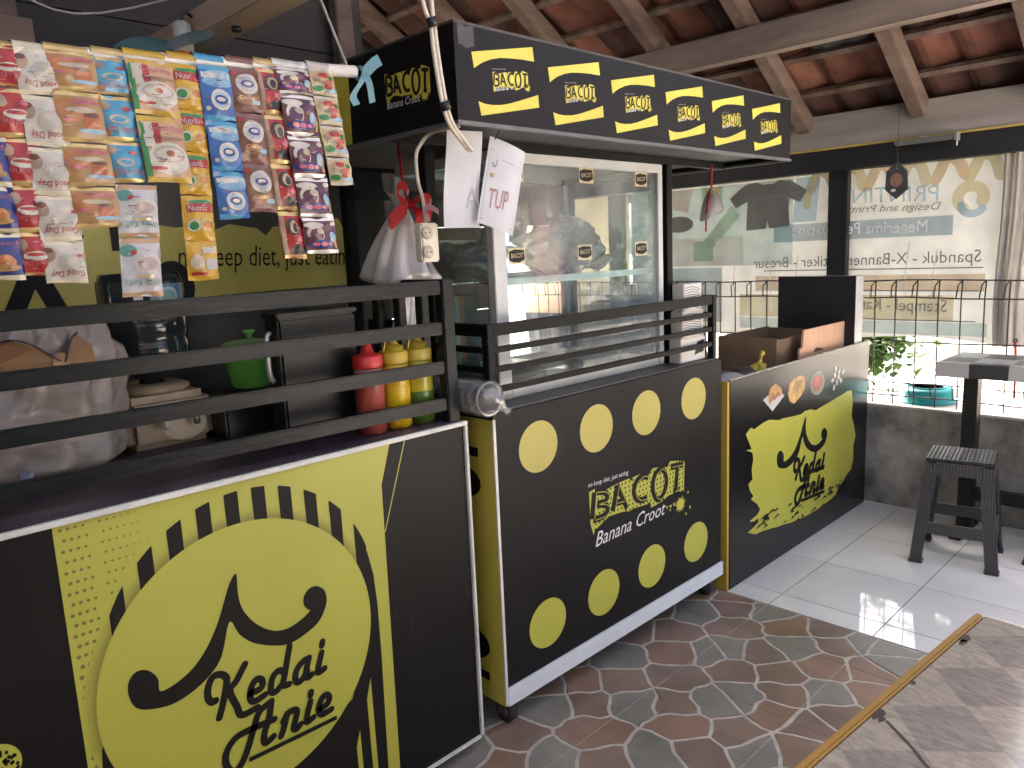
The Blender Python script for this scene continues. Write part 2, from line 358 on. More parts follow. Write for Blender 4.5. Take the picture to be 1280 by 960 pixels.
BSTROKE = [[(1.8402,0.6306),(1.8264,0.5434)],[(1.8427,0.6299),(1.8862,0.6205),(1.9066,0.6033),(1.8953,0.5857),(1.8537,0.5866)],[(1.8537,0.5866),(1.9,0.5707),(1.9045,0.5488),(1.883,0.5376),(1.8313,0.5386)],[(1.961,0.6238),(1.9336,0.5408)],[(1.961,0.6238),(2.0132,0.5295)],[(1.9453,0.5654),(1.9863,0.5615)],[(2.1374,0.6088),(2.1021,0.6209),(2.0669,0.6081),(2.0517,0.5798),(2.0653,0.5512),(2.094,0.5364),(2.1296,0.538)],[(2.2076,0.6213),(2.1766,0.6066),(2.1635,0.5695),(2.1749,0.5298),(2.1992,0.5123),(2.2275,0.5235),(2.2471,0.556),(2.2446,0.594),(2.2231,0.6177),(2.2058,0.621)],[(2.2768,0.6126),(2.3586,0.6051)],[(2.3189,0.6066),(2.3077,0.518)],[(2.2914,0.5176),(2.3308,0.5141)]]
BAN_ANCH = [(1.8402,0.4437),(2.2324,0.4469),(1.8577,0.4934)]
NKD_ANCH = [(1.8109,0.6531),(2.0225,0.6471),(1.8141,0.6705)]
SPLAT = [(2.34,0.4557),(2.377,0.4458),(2.3404,0.4866),(2.2519,0.4681),(2.2744,0.4658),(2.2972,0.4673),(2.3911,0.489),(2.4042,0.4274),(2.3766,0.4087),(2.3162,0.4197)]
BBOX_B = [(1.8159,0.6535),(2.3687,0.6142),(1.8106,0.531)]
PATCH = [(2.7959,0.6329),(2.837,0.6528),(2.8652,0.6403),(2.9438,0.6536),(2.9953,0.6569),(3.087,0.6377),(3.1182,0.6393),(3.231,0.6298),(3.2978,0.6253),(3.3401,0.6332),(3.4011,0.6303),(3.4551,0.6168),(3.5462,0.6249),(3.6597,0.6342),(3.758,0.643),(3.8185,0.6501),(3.8708,0.6461),(3.89,0.5873),(3.881,0.5112),(3.9175,0.4522),(3.9392,0.3952),(3.9149,0.3473),(3.9205,0.2752),(3.8919,0.2285),(3.8299,0.2079),(3.7901,0.1825),(3.7398,0.1688),(3.7113,0.1414),(3.6522,0.1309),(3.5749,0.1259),(3.4996,0.1211),(3.4081,0.1215),(3.3021,0.1268),(3.2169,0.1352),(3.1506,0.1464),(3.0863,0.1534),(3.0235,0.1641),(2.9474,0.1752),(2.8884,0.1778),(2.8162,0.2067),(2.8731,0.2157),(2.9166,0.2291),(2.8297,0.2503),(2.9012,0.2631),(2.9229,0.2793),(2.9003,0.3076),(2.8422,0.3451),(2.8634,0.354),(2.8345,0.3832),(2.82,0.4156),(2.855,0.4286),(2.8471,0.4735),(2.8605,0.5134),(2.8529,0.5436),(2.7969,0.5663),(2.8456,0.5594),(2.8241,0.5922)]
RC_LOGO = [(3.3534,0.6051),(3.5709,0.1947),(3.1177,0.4139)]
PLATE = [(2.9397,0.7513),(3.0236,0.6884),(3.1329,0.7389),(3.0549,0.7842)]
BREAD = [(2.9891,0.7236),(2.9816,0.7571),(3.0006,0.7927),(3.0475,0.8048),(3.1035,0.7767),(3.1114,0.749),(3.0699,0.7426),(3.0291,0.7363)]
FRIES = [(3.1685,0.7398),(3.1812,0.7846),(3.2243,0.7983),(3.2833,0.8066),(3.3326,0.7892),(3.3321,0.7342),(3.2876,0.7069),(3.2288,0.686),(3.1842,0.7037)]
BOWL = [(3.4655,0.7451),(3.5483,0.7326),(3.4624,0.802)]
BITS = [(3.6851,0.7379),(3.7663,0.726),(3.6812,0.7972)]
BAND_T = [(1.2466,1.8538),(1.4496,1.8932),(1.4542,1.8601),(1.4126,1.8593),(1.3726,1.8567),(1.3365,1.8527),(1.3091,1.8462),(1.282,1.8362),(1.2658,1.8277),(1.2523,1.8191)]
BAND_B = [(1.2615,1.748),(1.281,1.7445),(1.3049,1.744),(1.3351,1.747),(1.3662,1.7538),(1.4069,1.7656),(1.4642,1.7833),(1.4665,1.7539),(1.2685,1.7169)]
CE_BACOT = [(1.3099,1.8178),(1.4301,1.8367),(1.3134,1.7896)]
CE_BAN = [(1.3165,1.776),(1.4057,1.7925),(1.3172,1.7863)]
CE_SPL = [(1.4263,1.7967),(1.4367,1.7979)]
CE_X = [1.246,1.503,1.758,2.02,2.281,2.544]
CE_Z = [1.854,1.853,1.852,1.847,1.849,1.85]
SEEDS = [(2.645,1.456,'R'),(2.548,1.408,'R'),(2.601,1.291,'G'),(2.413,1.333,'R'),(2.547,1.191,'R'),(2.619,1.058,'R'),(2.419,1.101,'G'),(2.534,0.994,'R'),(2.593,0.94,'G'),(2.597,0.865,'G'),(2.261,1.259,'G'),(2.295,1.176,'R'),(2.15,1.187,'R'),(2.218,1.071,'R'),(2.369,0.971,'R'),(2.024,1.094,'G'),(2.124,1.002,'R'),(2.195,0.898,'G'),(2.016,0.975,'R'),(1.844,1.013,'R'),(2.01,0.882,'R'),(2.126,0.828,'R'),(2.295,0.782,'R'),(2.434,0.858,'R'),(2.52,0.821,'G'),(1.813,0.938,'G'),(1.88,0.845,'R'),(1.401,1.485,'R'),(1.276,1.533,'G'),(1.313,1.432,'R'),(1.405,1.328,'G'),(1.574,1.32,'R'),(1.597,1.52,'G'),(1.689,1.441,'R'),(1.749,1.519,'R'),(1.841,1.423,'R'),(1.781,1.326,'G'),(1.967,1.538,'G'),(2.157,1.6,'R'),(2.234,1.483,'R'),(2.424,1.506,'G'),(2.123,1.401,'R'),(2.192,1.309,'G'),(1.988,1.304,'R'),(1.859,1.228,'R'),(1.945,1.138,'G'),(1.774,1.142,'R'),(1.611,1.125,'G'),(1.702,1.052,'R'),(1.493,1.215,'R'),(1.652,1.59,'R')]
# ================================================================== the setting
CONC_OUT = mat('sunlit_pale_concrete', (.46, .43, .38), .9, var=.15, scale=1.2, bump=.2)
g = MB(); g.grid(lambda u, v: (-150+300*u, -150+300*v, -.12), 12, 12, False)
struct('ground', g, CONC_OUT)

GROUT = mat('pale_grout', (.47, .43, .37), .8, var=.2, scale=20)
fl = MB().box(-1.6, 4.13, -1.3, 4.2, -.14, -.0022)
floor = struct('floor', fl, GROUT)

# ---- crazy-paving pattern of the printed stone tiles: cells round traced stone centres
def cell(i, S, box):
    x, y = S[i][0], S[i][1]
    P = [(box[0], box[2]), (box[1], box[2]), (box[1], box[3]), (box[0], box[3])]
    for j, q in enumerate(S):
        if j == i or abs(q[0]-x) > .6 or abs(q[1]-y) > .6: continue
        mx, my, nx, ny = (x+q[0])/2, (y+q[1])/2, q[0]-x, q[1]-y
        P = clip(P, lambda p: (p[0]-mx)*nx+(p[1]-my)*ny)
        if not P: return P
    return P
def clip(P, f):
    out = []
    for k in range(len(P)):
        a, b = P[k], P[(k+1) % len(P)]; fa, fb = f(a), f(b)
        if fa <= 0: out.append(a)
        if fa*fb < 0:
            t = fa/(fa-fb); out.append((a[0]+(b[0]-a[0])*t, a[1]+(b[1]-a[1])*t))
    return out
def wobble(P):
    out = []
    for k in range(len(P)):
        a, b = P[k], P[(k+1) % len(P)]; out.append(a)
        L = math.hypot(b[0]-a[0], b[1]-a[1])
        if L > .07:
            for t in (.3, .7):
                if (a > b): tt = 1-t
                else: tt = t
                lo, hi = (a, b) if a < b else (b, a)
                rnd = random.Random(int((lo[0]+hi[0])*977+.5)*31+int((lo[1]+hi[1])*977+.5)*17+int(tt*10))
                px, py = lo[0]+(hi[0]-lo[0])*tt, lo[1]+(hi[1]-lo[1])*tt
                dx, dy = hi[0]-lo[0], hi[1]-lo[1]; n = math.hypot(dx, dy); w = rnd.uniform(-.09, .09)*min(L, .12)
                out.append((px-dy/n*w, py+dx/n*w))
    return out
def inset(P, d):
    A = sum(P[k][0]*P[(k+1) % len(P)][1]-P[(k+1) % len(P)][0]*P[k][1] for k in range(len(P)))
    if A < 0: P = P[::-1]
    n = len(P); out = []
    for k in range(n):
        a, b, c = Vector(P[k-1]), Vector(P[k]), Vector(P[(k+1) % n])
        e1, e2 = (b-a), (c-b)
        if e1.length < 1e-6 or e2.length < 1e-6: continue
        e1.normalize(); e2.normalize()
        n1, n2 = Vector((-e1.y, e1.x)), Vector((-e2.y, e2.x)); m = n1+n2
        if m.length < 1e-4: continue
        m.normalize(); k2 = d/max(.5, m.dot(n1)); q = b+m*k2; out.append((q.x, q.y))
    return out
BX = (-1.2, 2.657, -1.2, 2.3)
S = list(SEEDS); rs = random.Random(3)
for _ in range(6000):
    p = (rs.uniform(BX[0]+.02, BX[1]-.02), rs.uniform(BX[2], BX[3]))
    if all((p[0]-q[0])**2+(p[1]-q[1])**2 > .152**2 for q in S): S.append((p[0], p[1], 'R' if rs.random() < .66 else 'G'))
ST_R = [mat('rust_stone_%d' % k, c, .36, scale=5, col2=c2, bump=.06, rvar=.08) for k, (c, c2) in enumerate([((.175, .120, .092), (.285, .205, .16)), ((.20, .126, .09), (.32, .205, .15)), ((.16, .116, .095), (.26, .19, .155))])]
ST_G = [mat('grey_stone_%d' % k, c, .36, scale=5, col2=c2, bump=.06, rvar=.08) for k, (c, c2) in enumerate([((.185, .175, .15), (.28, .262, .222)), ((.165, .157, .138), (.245, .233, .203))])]
gx = [2.0+.41*k for k in range(-8, 3)]; gy = [.93+.395*k for k in range(-6, 5)]
rest = {}
for i in range(len(S)):
    P = cell(i, S, BX)
    if len(P) < 3: continue
    P = inset(wobble(P), .0058)
    mats_ = ST_R if S[i][2] == 'R' else ST_G
    mt = mats_[int(abs(S[i][0]*7919+S[i][1]*104729)) % len(mats_)]
    cols = [(a, b) for a, b in zip([-9]+gx, gx+[9])]; rows = [(a, b) for a, b in zip([-9]+gy, gy+[9])]
    for (x0, x1) in cols:
        Q = clip(clip(P, lambda p: x0+.0016-p[0]), lambda p: p[0]-x1+.0016)
        if len(Q) < 3: continue
        for (y0, y1) in rows:
            R_ = clip(clip(Q, lambda p: y0+.0016-p[1]), lambda p: p[1]-y1+.0016)
            if len(R_) < 3: continue
            A = abs(sum(R_[k][0]*R_[(k+1) % len(R_)][1]-R_[(k+1) % len(R_)][0]*R_[k][1] for k in range(len(R_))))/2
            if A < 1e-4: continue
            n = len(R_); cx = sum(p[0] for p in R_)/n; cy = sum(p[1] for p in R_)/n
            near = cx > 1.0 and .55 < cy < 1.75 and A > 4e-4
            b = MB() if near else rest.setdefault(mt.name, MB())
            zt = -.0006-.0006*((i*37) % 5)/5
            b.add([(x, y, zt) for x, y in R_]+[(x, y, -.006) for x, y in R_], [tuple(range(n))]+[(k, k+n, (k+1) % n+n, (k+1) % n) for k in range(n)])
            if near: part('stone', b, mt, floor)
for nme, b in rest.items(): part('stone_paving', b, bpy.data.materials[nme], floor, kind='stuff')
part('grout_bed', MB().box(2.658, 4.13, -1.3, 4.2, -.0035, -.0014), mat('grey_tile_grout', (.16, .15, .14), .8), floor)
TILE_W = [mat('white_tile_%d' % k, c, .045, var=.05, scale=3, rvar=.02) for k, c in enumerate([(.76, .76, .735), (.80, .80, .775), (.73, .73, .71)])]
tx = [2.66, 2.78, 3.19, 3.60, 4.01, 4.13]; ty = [-1.3, -1.045, -.65, -.255, .14, .535, .93, 1.325, 1.72, 2.115, 2.51, 2.905, 3.3, 3.695, 4.09, 4.2]
for a in range(len(tx)-1):
    for b_ in range(len(ty)-1):
        g = .002
        part('floor_tile', MB().box(tx[a]+g, tx[a+1]-g, ty[b_]+g, ty[b_+1]-g, -.006, 0), TILE_W[(a*5+b_*3) % 3], floor)

# ---- low wall with fence at the far end
CONCRETE = mat('stained_concrete', (.11, .106, .096), .9, scale=4.5, col2=(.50, .48, .435), bump=.5, bscale=25, detail=9)
w = MB(); w.grid(lambda u, v: (4.13+.006*sin(9*u*5.4)*sin(7*v), -1.3+5.5*u, -.12+.645*v), 60, 10)
w.box(4.136, 4.47, -1.3, 4.2, -.12, .5249)
lw = thing('low_wall', 'stained grey concrete parapet wall under the wire fence', 'wall', (4.3, 1.4, -.12))
part('wall_face', w, CONCRETE, lw)
part('wall_cap', MB().box(4.122, 4.48, -1.31, 4.21, .525, .537), mat('pale_cement', (.5, .48, .44), .85, var=.15, bump=.2), lw, bevel=.003)

WIRE = mat('rusty_wire', (.035, .025, .02), .6, var=.4, scale=60)
fe = thing('wire_fence', 'rusty welded wire mesh fence with folded top on the low wall', 'fence', (4.16, 1.5, .537))
for k in range(46):
    y = -.6+.1*k
    b = MB().tube([(4.16, y, .54), (4.16, y, .585), (4.155, y+.004, 1.09), (4.15, y, 1.178)], .0034, 5)
    part('wire', b, WIRE, fe)
    part('top_fold', MB().tube([(4.15, y, 1.178), (4.122, y+.012, 1.155), (4.157, y+.028, 1.092)], .0034, 5), WIRE, fe)
    part('bottom_fold', MB().tube([(4.16, y, .585), (4.12, y+.01, .6), (4.157, y+.024, .66)], .0034, 5), WIRE, fe)
for z in (1.178, 1.09, .87, .655, .585):
    part('rail_wire', MB().tube([(4.152, -.65+.25*k, z+.004*sin(k*2.1+z*9)) for k in range(20)], .0037, 5), WIRE, fe)

BLACK_PAINT = mat('black_painted_timber', (.010, .011, .012), .5, var=.3, scale=12)
for y, lb in ((1.72, 'black timber post behind the black display box at the fence'), (-.35, 'black timber post at the near end of the fence'), (3.2, 'black timber post at the far rear of the fence')):
    b = MB().box(4.17, 4.25, y-.05, y+.05, .537, 1.75)
    t = thing('timber_post', lb, 'post', (4.21, y, .537), 'posts of the shed')
    part('shaft', b, BLACK_PAINT, t, bevel=.004)
    part('base_plate', MB().box(4.165, 4.255, y-.06, y+.06, .5372, .545), BLACK_STEEL, t)

# ---- tiled roof on rafters
def ru(x): return 1.94+.62*(4.1-x)              # underside of the rafters
XR = .9
roof = thing('tiled_roof', 'red clay tile roof on rough timber rafters over the stall', 'roof', (4.15, 1.4, 1.75))
part('wall_beam', MB().box(4.11, 4.25, -1.3, 4.25, 1.75, 1.858), BLACK_PAINT, roof, bevel=.004, label='black painted beam over the fence')
part('yellow_edge', MB().box(4.098, 4.24, -1.3, 4.25, 1.8582, 1.868), mat('yellow_paint', (.45, .32, .08), .6), roof)
PLATE_M = mat('grey_weathered_board', (.20, .18, .165), .85, scale=7, col2=(.36, .33, .30), stretch=(1, .1, 1), bump=.35)
part('wall_plate', MB().box(4.105, 4.24, -1.3, 4.25, 1.8682, 2.035), PLATE_M, roof, bevel=.003)
ry = [.82, 1.31, 1.85, 2.36, 2.9, 3.4, 3.9]
for k, y in enumerate(ry):
    o = .01*((k*7) % 5-2)
    b = MB().bar((4.104, y+o, ru(4.104)+.055), (XR, y-o, ru(XR)+.055), .065, .095)
    part('rafter', b, WOOD_X, roof, bevel=.004)
    part('rafter', MB().bar((-1.8, y, ru(0)+.055), (XR-.05, y, ru(XR-.05)+.055), .065, .095), WOOD_X, roof)
part('purlin', MB().bar((3.445, .68, 2.30), (3.43, 4.2, 2.305), .085, .125), WOOD, roof, bevel=.005)
part('purlin', MB().bar((2.2, .68, ru(2.2)-.02), (2.2, 4.2, ru(2.2)-.02), .08, .12), WOOD, roof, bevel=.005)
part('ridge_beam', MB().bar((XR, .68, ru(XR)-.03), (XR, 4.2, ru(XR)-.03), .09, .14), WOOD, roof, bevel=.005)
cs, sn = 1/math.hypot(1, .62), .62/math.hypot(1, .62)
nrow = 19
for k in range(nrow):
    x = 4.62-k*.25*cs
    part('batten', MB().bar((x, .68, ru(x)+.118), (x, 4.25, ru(x)+.118), .032, .022, (sn, 0, cs)), WOOD_X, roof)
def tile_mb():
    b = MB(); n = 7; vs = []
    for th in (0, .011):
        for s_ in (-.16, .16):
            for i in range(n+1):
                t = i/n; y = -.112+.224*t
                vs.append((s_, y, th+.016*sin(2*pi*t)+(.012 if s_ > 0 else -.012)))
    m = n+1; fs = []
    for i in range(n):
        fs += [(i, i+1, m+i+1, m+i), (2*m+i, 3*m+i, 3*m+i+1, 2*m+i+1), (i, 2*m+i, 2*m+i+1, i+1), (m+i, m+i+1, 3*m+i+1, 3*m+i)]
    fs += [(0, m, 3*m, 2*m), (n, 2*m+n, 3*m+n, m+n)]
    return b.add(vs, fs, False)
proto = tile_mb(); tiles = {}
for m_ in (CLAY, CLAY2, CLAY3): tiles[m_.name] = mesh_of(proto, 'roof_tile', m_, (0, 0, 0))
ang = math.atan(.62); rr = random.Random(5); far = MB()
Rm = Matrix.Rotation(ang, 4, 'Y')
for k in range(nrow):
    x = 4.62-k*.25*cs-.06
    for j in range(18):
        y = .78+.2*j+rr.uniform(-.006, .006); z = ru(x)+.152
        mt = rr.choice(['clay_tile', 'clay_tile', 'clay_tile_dark', 'clay_tile_pale'])
        if x > 2.0 and .2 < y < 3.6:
            o = bpy.data.objects.new('roof_tile', tiles[mt]); C.objects.link(o); o.parent = roof
            o.location = Vector((x, y, z))-ORI[roof.name]; o.rotation_euler = (rr.uniform(-.02, .02), ang+rr.uniform(-.015, .015), rr.uniform(-.025, .025))
        else:
            T_ = Matrix.Translation((x, y, z)) @ Rm
            far.add([T_ @ Vector(v) for v in proto.v], proto.f)
        T_ = Matrix.Translation((2*XR-x, y, z)) @ Matrix.Rotation(-ang, 4, 'Y') @ Matrix.Rotation(pi, 4, 'Z')
        if 2*XR-x > -2.2: far.add([T_ @ Vector(v) for v in proto.v], proto.f)
part('roof_tiles', far, CLAY2, roof, kind='stuff')
b = MB(); b.grid(lambda u, v: (XR+.13*cos(pi*u),   .64+3.67*v, ru(XR)+.13+.12*sin(pi*u)), 8, 1)
part('ridge_cap', b, CLAY, roof)
part('plastic_patch', MB().grid(lambda u, v: (3.78-.12*u, 1.42+.26*v, ru(3.78-.12*u)+.128+.008*sin(9*u+13*v)), 8, 8), mat('black_plastic_sheet', (.03, .03, .032), .3), roof)

# ---- dark plank partition behind the counters, rear wall
PLANK = [mat('dark_plank_%d' % k, c, .75, scale=6, col2=c2, stretch=(.15, 1, 1), bump=.3) for k, (c, c2) in enumerate([((.012, .010, .009), (.03, .025, .022)), ((.017, .0135, .012), (.038, .031, .027))])]
pw = thing('plank_wall', 'dark wooden plank wall behind the drinks counter', 'wall', (.2, 2.64, 0))
z = 0; k = 0
while z < 3.3:
    h = .17+.02*((k*13) % 4)
    x0 = -1.5 if z < 2.3 else max(-1.5, XR-(3.9-z)/.62); x1 = 1.85 if z < 2.3 else 1.85
    part('plank', MB().box(x0, x1, 2.62+.004*(k % 3), 2.66, z+.003, z+h-.003), PLANK[k % 2], pw)
    z += h; k += 1
for x in (-1.4, .2, 1.81): part('upright', MB().box(x-.04, x+.04, 2.661, 2.74, 0, 2.9), WOOD_X, pw)
rw = thing('rear_wall', 'dark plank wall at the very back of the shed', 'wall', (2.0, 4.24, 0))
for k in range(16): part('plank', MB().box(-1.5, 4.1, 4.21+.004*(k % 3), 4.25, k*.2+.003, k*.2+.197), PLANK[k % 2], rw)
tb = thing('tie_beam', 'pale sawn timber beam crossing above the hanging sachets', 'beam', (.99, 2.0, 2.0))
part('beam', MB().box(.945, 1.035, 1.25, 2.61, 2.0, 2.07), mat('pale_sawn_timber', (.30, .22, .16), .8, scale=9, col2=(.50, .39, .29), stretch=(1, .12, 1), bump=.4), tb, bevel=.004)
part('bolt', MB().lathe([(.012, 0), (.012, .012), (0, .014)], (.99, 1.95, 1.988), 10), BLACK_STEEL, tb)
for x, y, lb in ((1.73, 2.60, 'dark brown upright timber over the cart roof'), (.62, 2.60, 'dark upright timber above the hanging sachets')):
    t = thing('roof_strut', lb, 'timber', (x, y, 2.0)); part('strut', MB().bar((x, y-.03, 2.0), (x-.03, y-.03, ru(x)+.02 if x > XR else 3.3), .07, .05, (0, 1, 0)), WOOD_X, t, bevel=.004)
    part('cleat', MB().box(x-.06, x+.06, y-.075, y-.056, 2.02, 2.1), WOOD_X, t)

# ---- outdoors
LEAF = [thin('leaf_%d' % k, c, .4, rough=.5, gloss=.05) for k, c in enumerate([(.05, .10, .022), (.075, .14, .03), (.035, .075, .02)])]
BARK = mat('bark', (.07, .05, .035), .9, var=.4, bump=.6)
def plant(name, label, cat, c, h, r, n, seed, trunk=.06, leaf=.09, zc=.6, group=None):
    t = thing(name, label, cat, c, group); rnd = random.Random(seed)
    b = MB(); top = h*zc
    b.tube([(c[0]+.06*h*sin(k*1.3+seed)*k/6, c[1]+.05*h*cos(k*1.7+seed)*k/6, c[2]+top*k/6) for k in range(7)], trunk, 7, radii=[trunk*(1-.1*k) for k in range(7)])
    cl = []
    for k in range(9):
        a = k*2.4+seed; rr_ = r*rnd.uniform(.35, .8); e = (c[0]+rr_*cos(a), c[1]+rr_*sin(a), c[2]+h*rnd.uniform(zc*.75, .93))
        b.tube(catmull([(c[0], c[1], c[2]+top*.5), (c[0]+rr_*.4*cos(a), c[1]+rr_*.4*sin(a), c[2]+top*.8), e], 3), .02, 5, radii=[trunk*.5*(1-.12*i) for i in range(7)])
        cl.append(e)
    part('trunk', b, BARK, t)
    cb = [MB(), MB(), MB()]
    for k in range(n):
        e = cl[rnd.randrange(len(cl))]; s = r*.42
        p = Vector((e[0]+rnd.gauss(0, s), e[1]+rnd.gauss(0, s), max(c[2]+.05*h, e[2]+rnd.gauss(0, s*.7))))
        q = Matrix.Rotation(rnd.uniform(0, 6.28), 3, 'Z') @ Matrix.Rotation(rnd.uniform(-1, 1), 3, 'X')
        l = leaf*rnd.uniform(.6, 1.3); ww = l*.42
        cb[k % 3].add([p+q @ Vector(v) for v in ((0, 0, 0), (ww, l*.45, .1*l), (0, l, -.12*l), (-ww, l*.45, .1*l))], [(0, 1, 2, 3)])
    for k in range(3): part('crown', cb[k], LEAF[k], t)
    return t
plant('leafy_bush', 'low leafy green bush on the bright ground beyond the fence', 'bush', (7.9, 2.95, -.12), .85, .36, 1300, 2, .03, .11, .5)
plant('roadside_tree', 'green tree glimpsed past the edge of the banner', 'tree', (10.5, 1.2, -.12), 4.2, 1.5, 3500, 4, .11, .2, .5)
plant('roadside_tree', 'tree beyond the fence hidden mostly by the banner', 'tree', (11.5, 4.6, -.12), 4.0, 1.5, 2500, 9, .1, .2, .5)
plant('roadside_tree', 'tree across the yard, mirrored in the cart glass', 'tree', (8.2, -2.6, -.12), 3.2, 1.1, 2500, 11, .09, .17, .45)
hs = thing('neighbour_house', 'pale plastered house across the yard, mirrored in the cart glass', 'house', (9.0, -8, -.12))
PLASTER = mat('pale_plaster', (.20, .185, .16), .9, var=.1, scale=2, bump=.2)
hb = MB(); hb.box(6.2, 16, -9.2, -5.2, -.12, 2.9)
part('wall', hb, PLASTER, hs)
part('roof', MB().add([(5.7, -4.6, 2.85), (16.5, -4.6, 2.85), (16.5, -7.2, 4.3), (5.7, -7.2, 4.3), (5.7, -9.8, 2.85), (16.5, -9.8, 2.85), (5.7, -4.6, 2.75), (16.5, -4.6, 2.75)], [(0, 1, 2, 3), (3, 2, 5, 4), (0, 6, 7, 1)]), CLAY2, hs)
for x in (7.4, 10.2, 13.2):
    wdw = part('window', MB().box(x, x+1.1, -5.24, -5.15, .9, 2.1), mat('green_frame', (.03, .16, .09), .5), hs)
    part('pane', MB().box(x+.07, x+1.03, -5.149, -5.14, .97, 2.03), mat('window_glass', (.05, .07, .08), .08), wdw)
d = part('door', MB().box(8.9, 9.75, -5.24, -5.14, -.1, 2.05), mat('brown_red_door', (.10, .03, .022), .5), hs)
part('handle', MB().box(9.62, 9.66, -5.14, -5.09, .95, 1.07), ALU, d)

fw_ = thing('front_light_blocker', 'added dark green wall behind the camera, unseen, holding back the front light', 'wall', (-.6, -1.6, -.12))  # added unseen wall and door, dark so little light bounces onto the fronts
part('wall', MB().box(-2.2, 1.3, -1.7, -1.5, -.12, 2.9), mat('blocker_green', (.045, .06, .05), .8, var=.2, scale=3), fw_); part('door', MB().box(-1.3, -.45, -1.499, -1.47, -.1, 1.95), mat('brown_door', (.10, .055, .035), .6), fw_)
sw_ = thing('side_light_blocker', 'added plastered wall past the left end, unseen, blocking light from the left', 'wall', (-1.7, .5, -.12))  # added unseen wall, keeps light off the counter from the left
part('wall', MB().box(-1.75, -1.6, -1.499, 2.6, -.12, 2.6), mat('grey_plaster', (.34, .32, .29), .9, var=.15, scale=3), sw_); part('skirting', MB().box(-1.599, -1.585, -1.49, 2.59, -.003, .1), mat('brown_door', (.10, .055, .035), .6), sw_)

fc = thing('grey_screen_sheet', 'added grey sheet outside the rear fence, hiding bright ground seen through the glass', 'sheet', (4.4, 3.6, .537))  # added for vague grey shapes there, cuts the bright view through the glass
part('sheet', MB().grid(lambda u, v: (4.40-.10*v+.012*sin(60*u), 2.62+1.6*u, .538+.62*v), 90, 2), mat('screen_grey', (.13, .13, .13), .9, var=.2, bump=.3), fc); part('stop', MB().box(4.40, 4.47, 2.9, 3.0, .5372, .56), CONCRETE, fc)

# ================================================================== hoarding-like banner seen from behind
BAN = thin('banner_back', (.56, .58, .54), .15, rough=.5, gloss=.03)
BX0 = 4.215
bn = thing('banner', 'sun-faded printing shop banner hung outside the fence, seen from behind', 'banner', (BX0, 1.85, .85))
def wav(y, z): return BX0+.004*sin(6*y+3*z)+.003*sin(15*y-4*z)*(1.8-z)
part('sheet', MB().grid(lambda u, v: (wav(.94+2.15*u, .86+.92*v), .94+2.15*u, .86+.03*sin(u*9)*(1-v)+.92*v-.05*(1-v)*(1-u)*0), 60, 24), BAN, bn)
def PB(a, b, d=0): return (wav(a, b)-.005-d*1.5, a, b)
def bink(n, c): return thin('banner_'+n, [x*.86 for x in c], .28, clear=.5, rough=.5, gloss=.02)
BB = bink('blue', (.10, .32, .46)); BG = thin('banner_dark', (.15, .15, .147), .25, clear=.12, gloss=.02); BO = bink('orange', (.72, .46, .16)); BL = bink('light_blue', (.22, .52, .74))
BY = bink('yellow', (.72, .60, .22)); BGR = bink('green', (.34, .60, .40)); BW = bink('white', (.80, .80, .76)); BT = bink('tan', (.64, .55, .42)); BPINK = bink('pink', (.66, .52, .46))
def bp(n, mb, m): return part(n, mb, m, bn)
def brect(a0, a1, b0, b1, m, n, d=.001, name='printed_block'): bp(name, MB().rect(a0, a1, b0, b1, PB, d, n), m)
PALEC = bink('pale_cyan', (.50, .74, .72)); PALEP = bink('pale_peach', (.68, .58, .46))
brect(1.98, 2.95, 1.27, 1.74, PALEC, 8, .0003, 'printed_wash'); brect(1.0, 2.3, .9, .965, PALEC, 8, .0003, 'printed_wash')
brect(1.17, 2.09, 1.395, 1.49, BB, 10)
brect(2.42, 2.86, .93, 1.26, BB, 10); brect(1.02, 2.2, 1.12, 1.205, BO, 8); brect(1.15, 2.3, .97, 1.10, BY, 8, .0008)
brect(2.28, 2.95, 1.27, 1.44, BW, 8); brect(2.48, 2.62, 1.3, 1.42, BGR, 4, .002)
for z, a0, a1 in ((1.232, 1.03, 2.15), (1.12, 1.05, 1.75), (.97, 1.05, 1.7)): brect(a0, a1, z, z+.006, BG, 12, .002, 'printed_rule')
def btext(s, p0, p1, p2, m): bp('lettering', MB().text(s, PB, p0, p1, p2, .003), m)
btext('Menerima Pembuatan :', (1.285, 1.415), (1.98, 1.428), (1.285, 1.475), mat('banner_white_letters', (.85, .85, .84), .6))
btext('Spanduk - X-Banner - Stiker - Brosur', (1.04, 1.262), (2.215, 1.252), (1.042, 1.322), BG)
btext('Stempel - Kartu Nama', (1.178, 1.018), (1.86, 1.03), (1.18, 1.08), BG)
btext('Design and Printing', (1.24, 1.52), (1.74, 1.535), (1.225, 1.557), BG)
btext('PRINTING', (1.24, 1.562), (1.74, 1.585), (1.243, 1.64), BL)
for k, (y0, hh) in enumerate(((.98, .1), (1.13, .12), (1.3, .1), (1.45, .12), (1.6, .11), (1.76, .1))):
    bp('printed_swirl', MB().stroke([(y0, 1.66+.02*(k % 2)), (y0+.03, 1.74), (y0+.08, 1.76), (y0+.11, 1.7), (y0+.13, 1.66)], .05, PB, .0015), BO if k % 2 else BY)
bp('printed_logo', MB().stroke([(1.1+.055*cos(t*.5), 1.565+.055*sin(t*.5)) for t in range(-2, 8)], .05, PB, .0015), BY)
bp('printed_logo', MB().stroke([(1.09+.05*cos(-2.6+t*.32), 1.535+.045*sin(-2.6+t*.32)) for t in range(0, 9)], .035, PB, .002), BL)
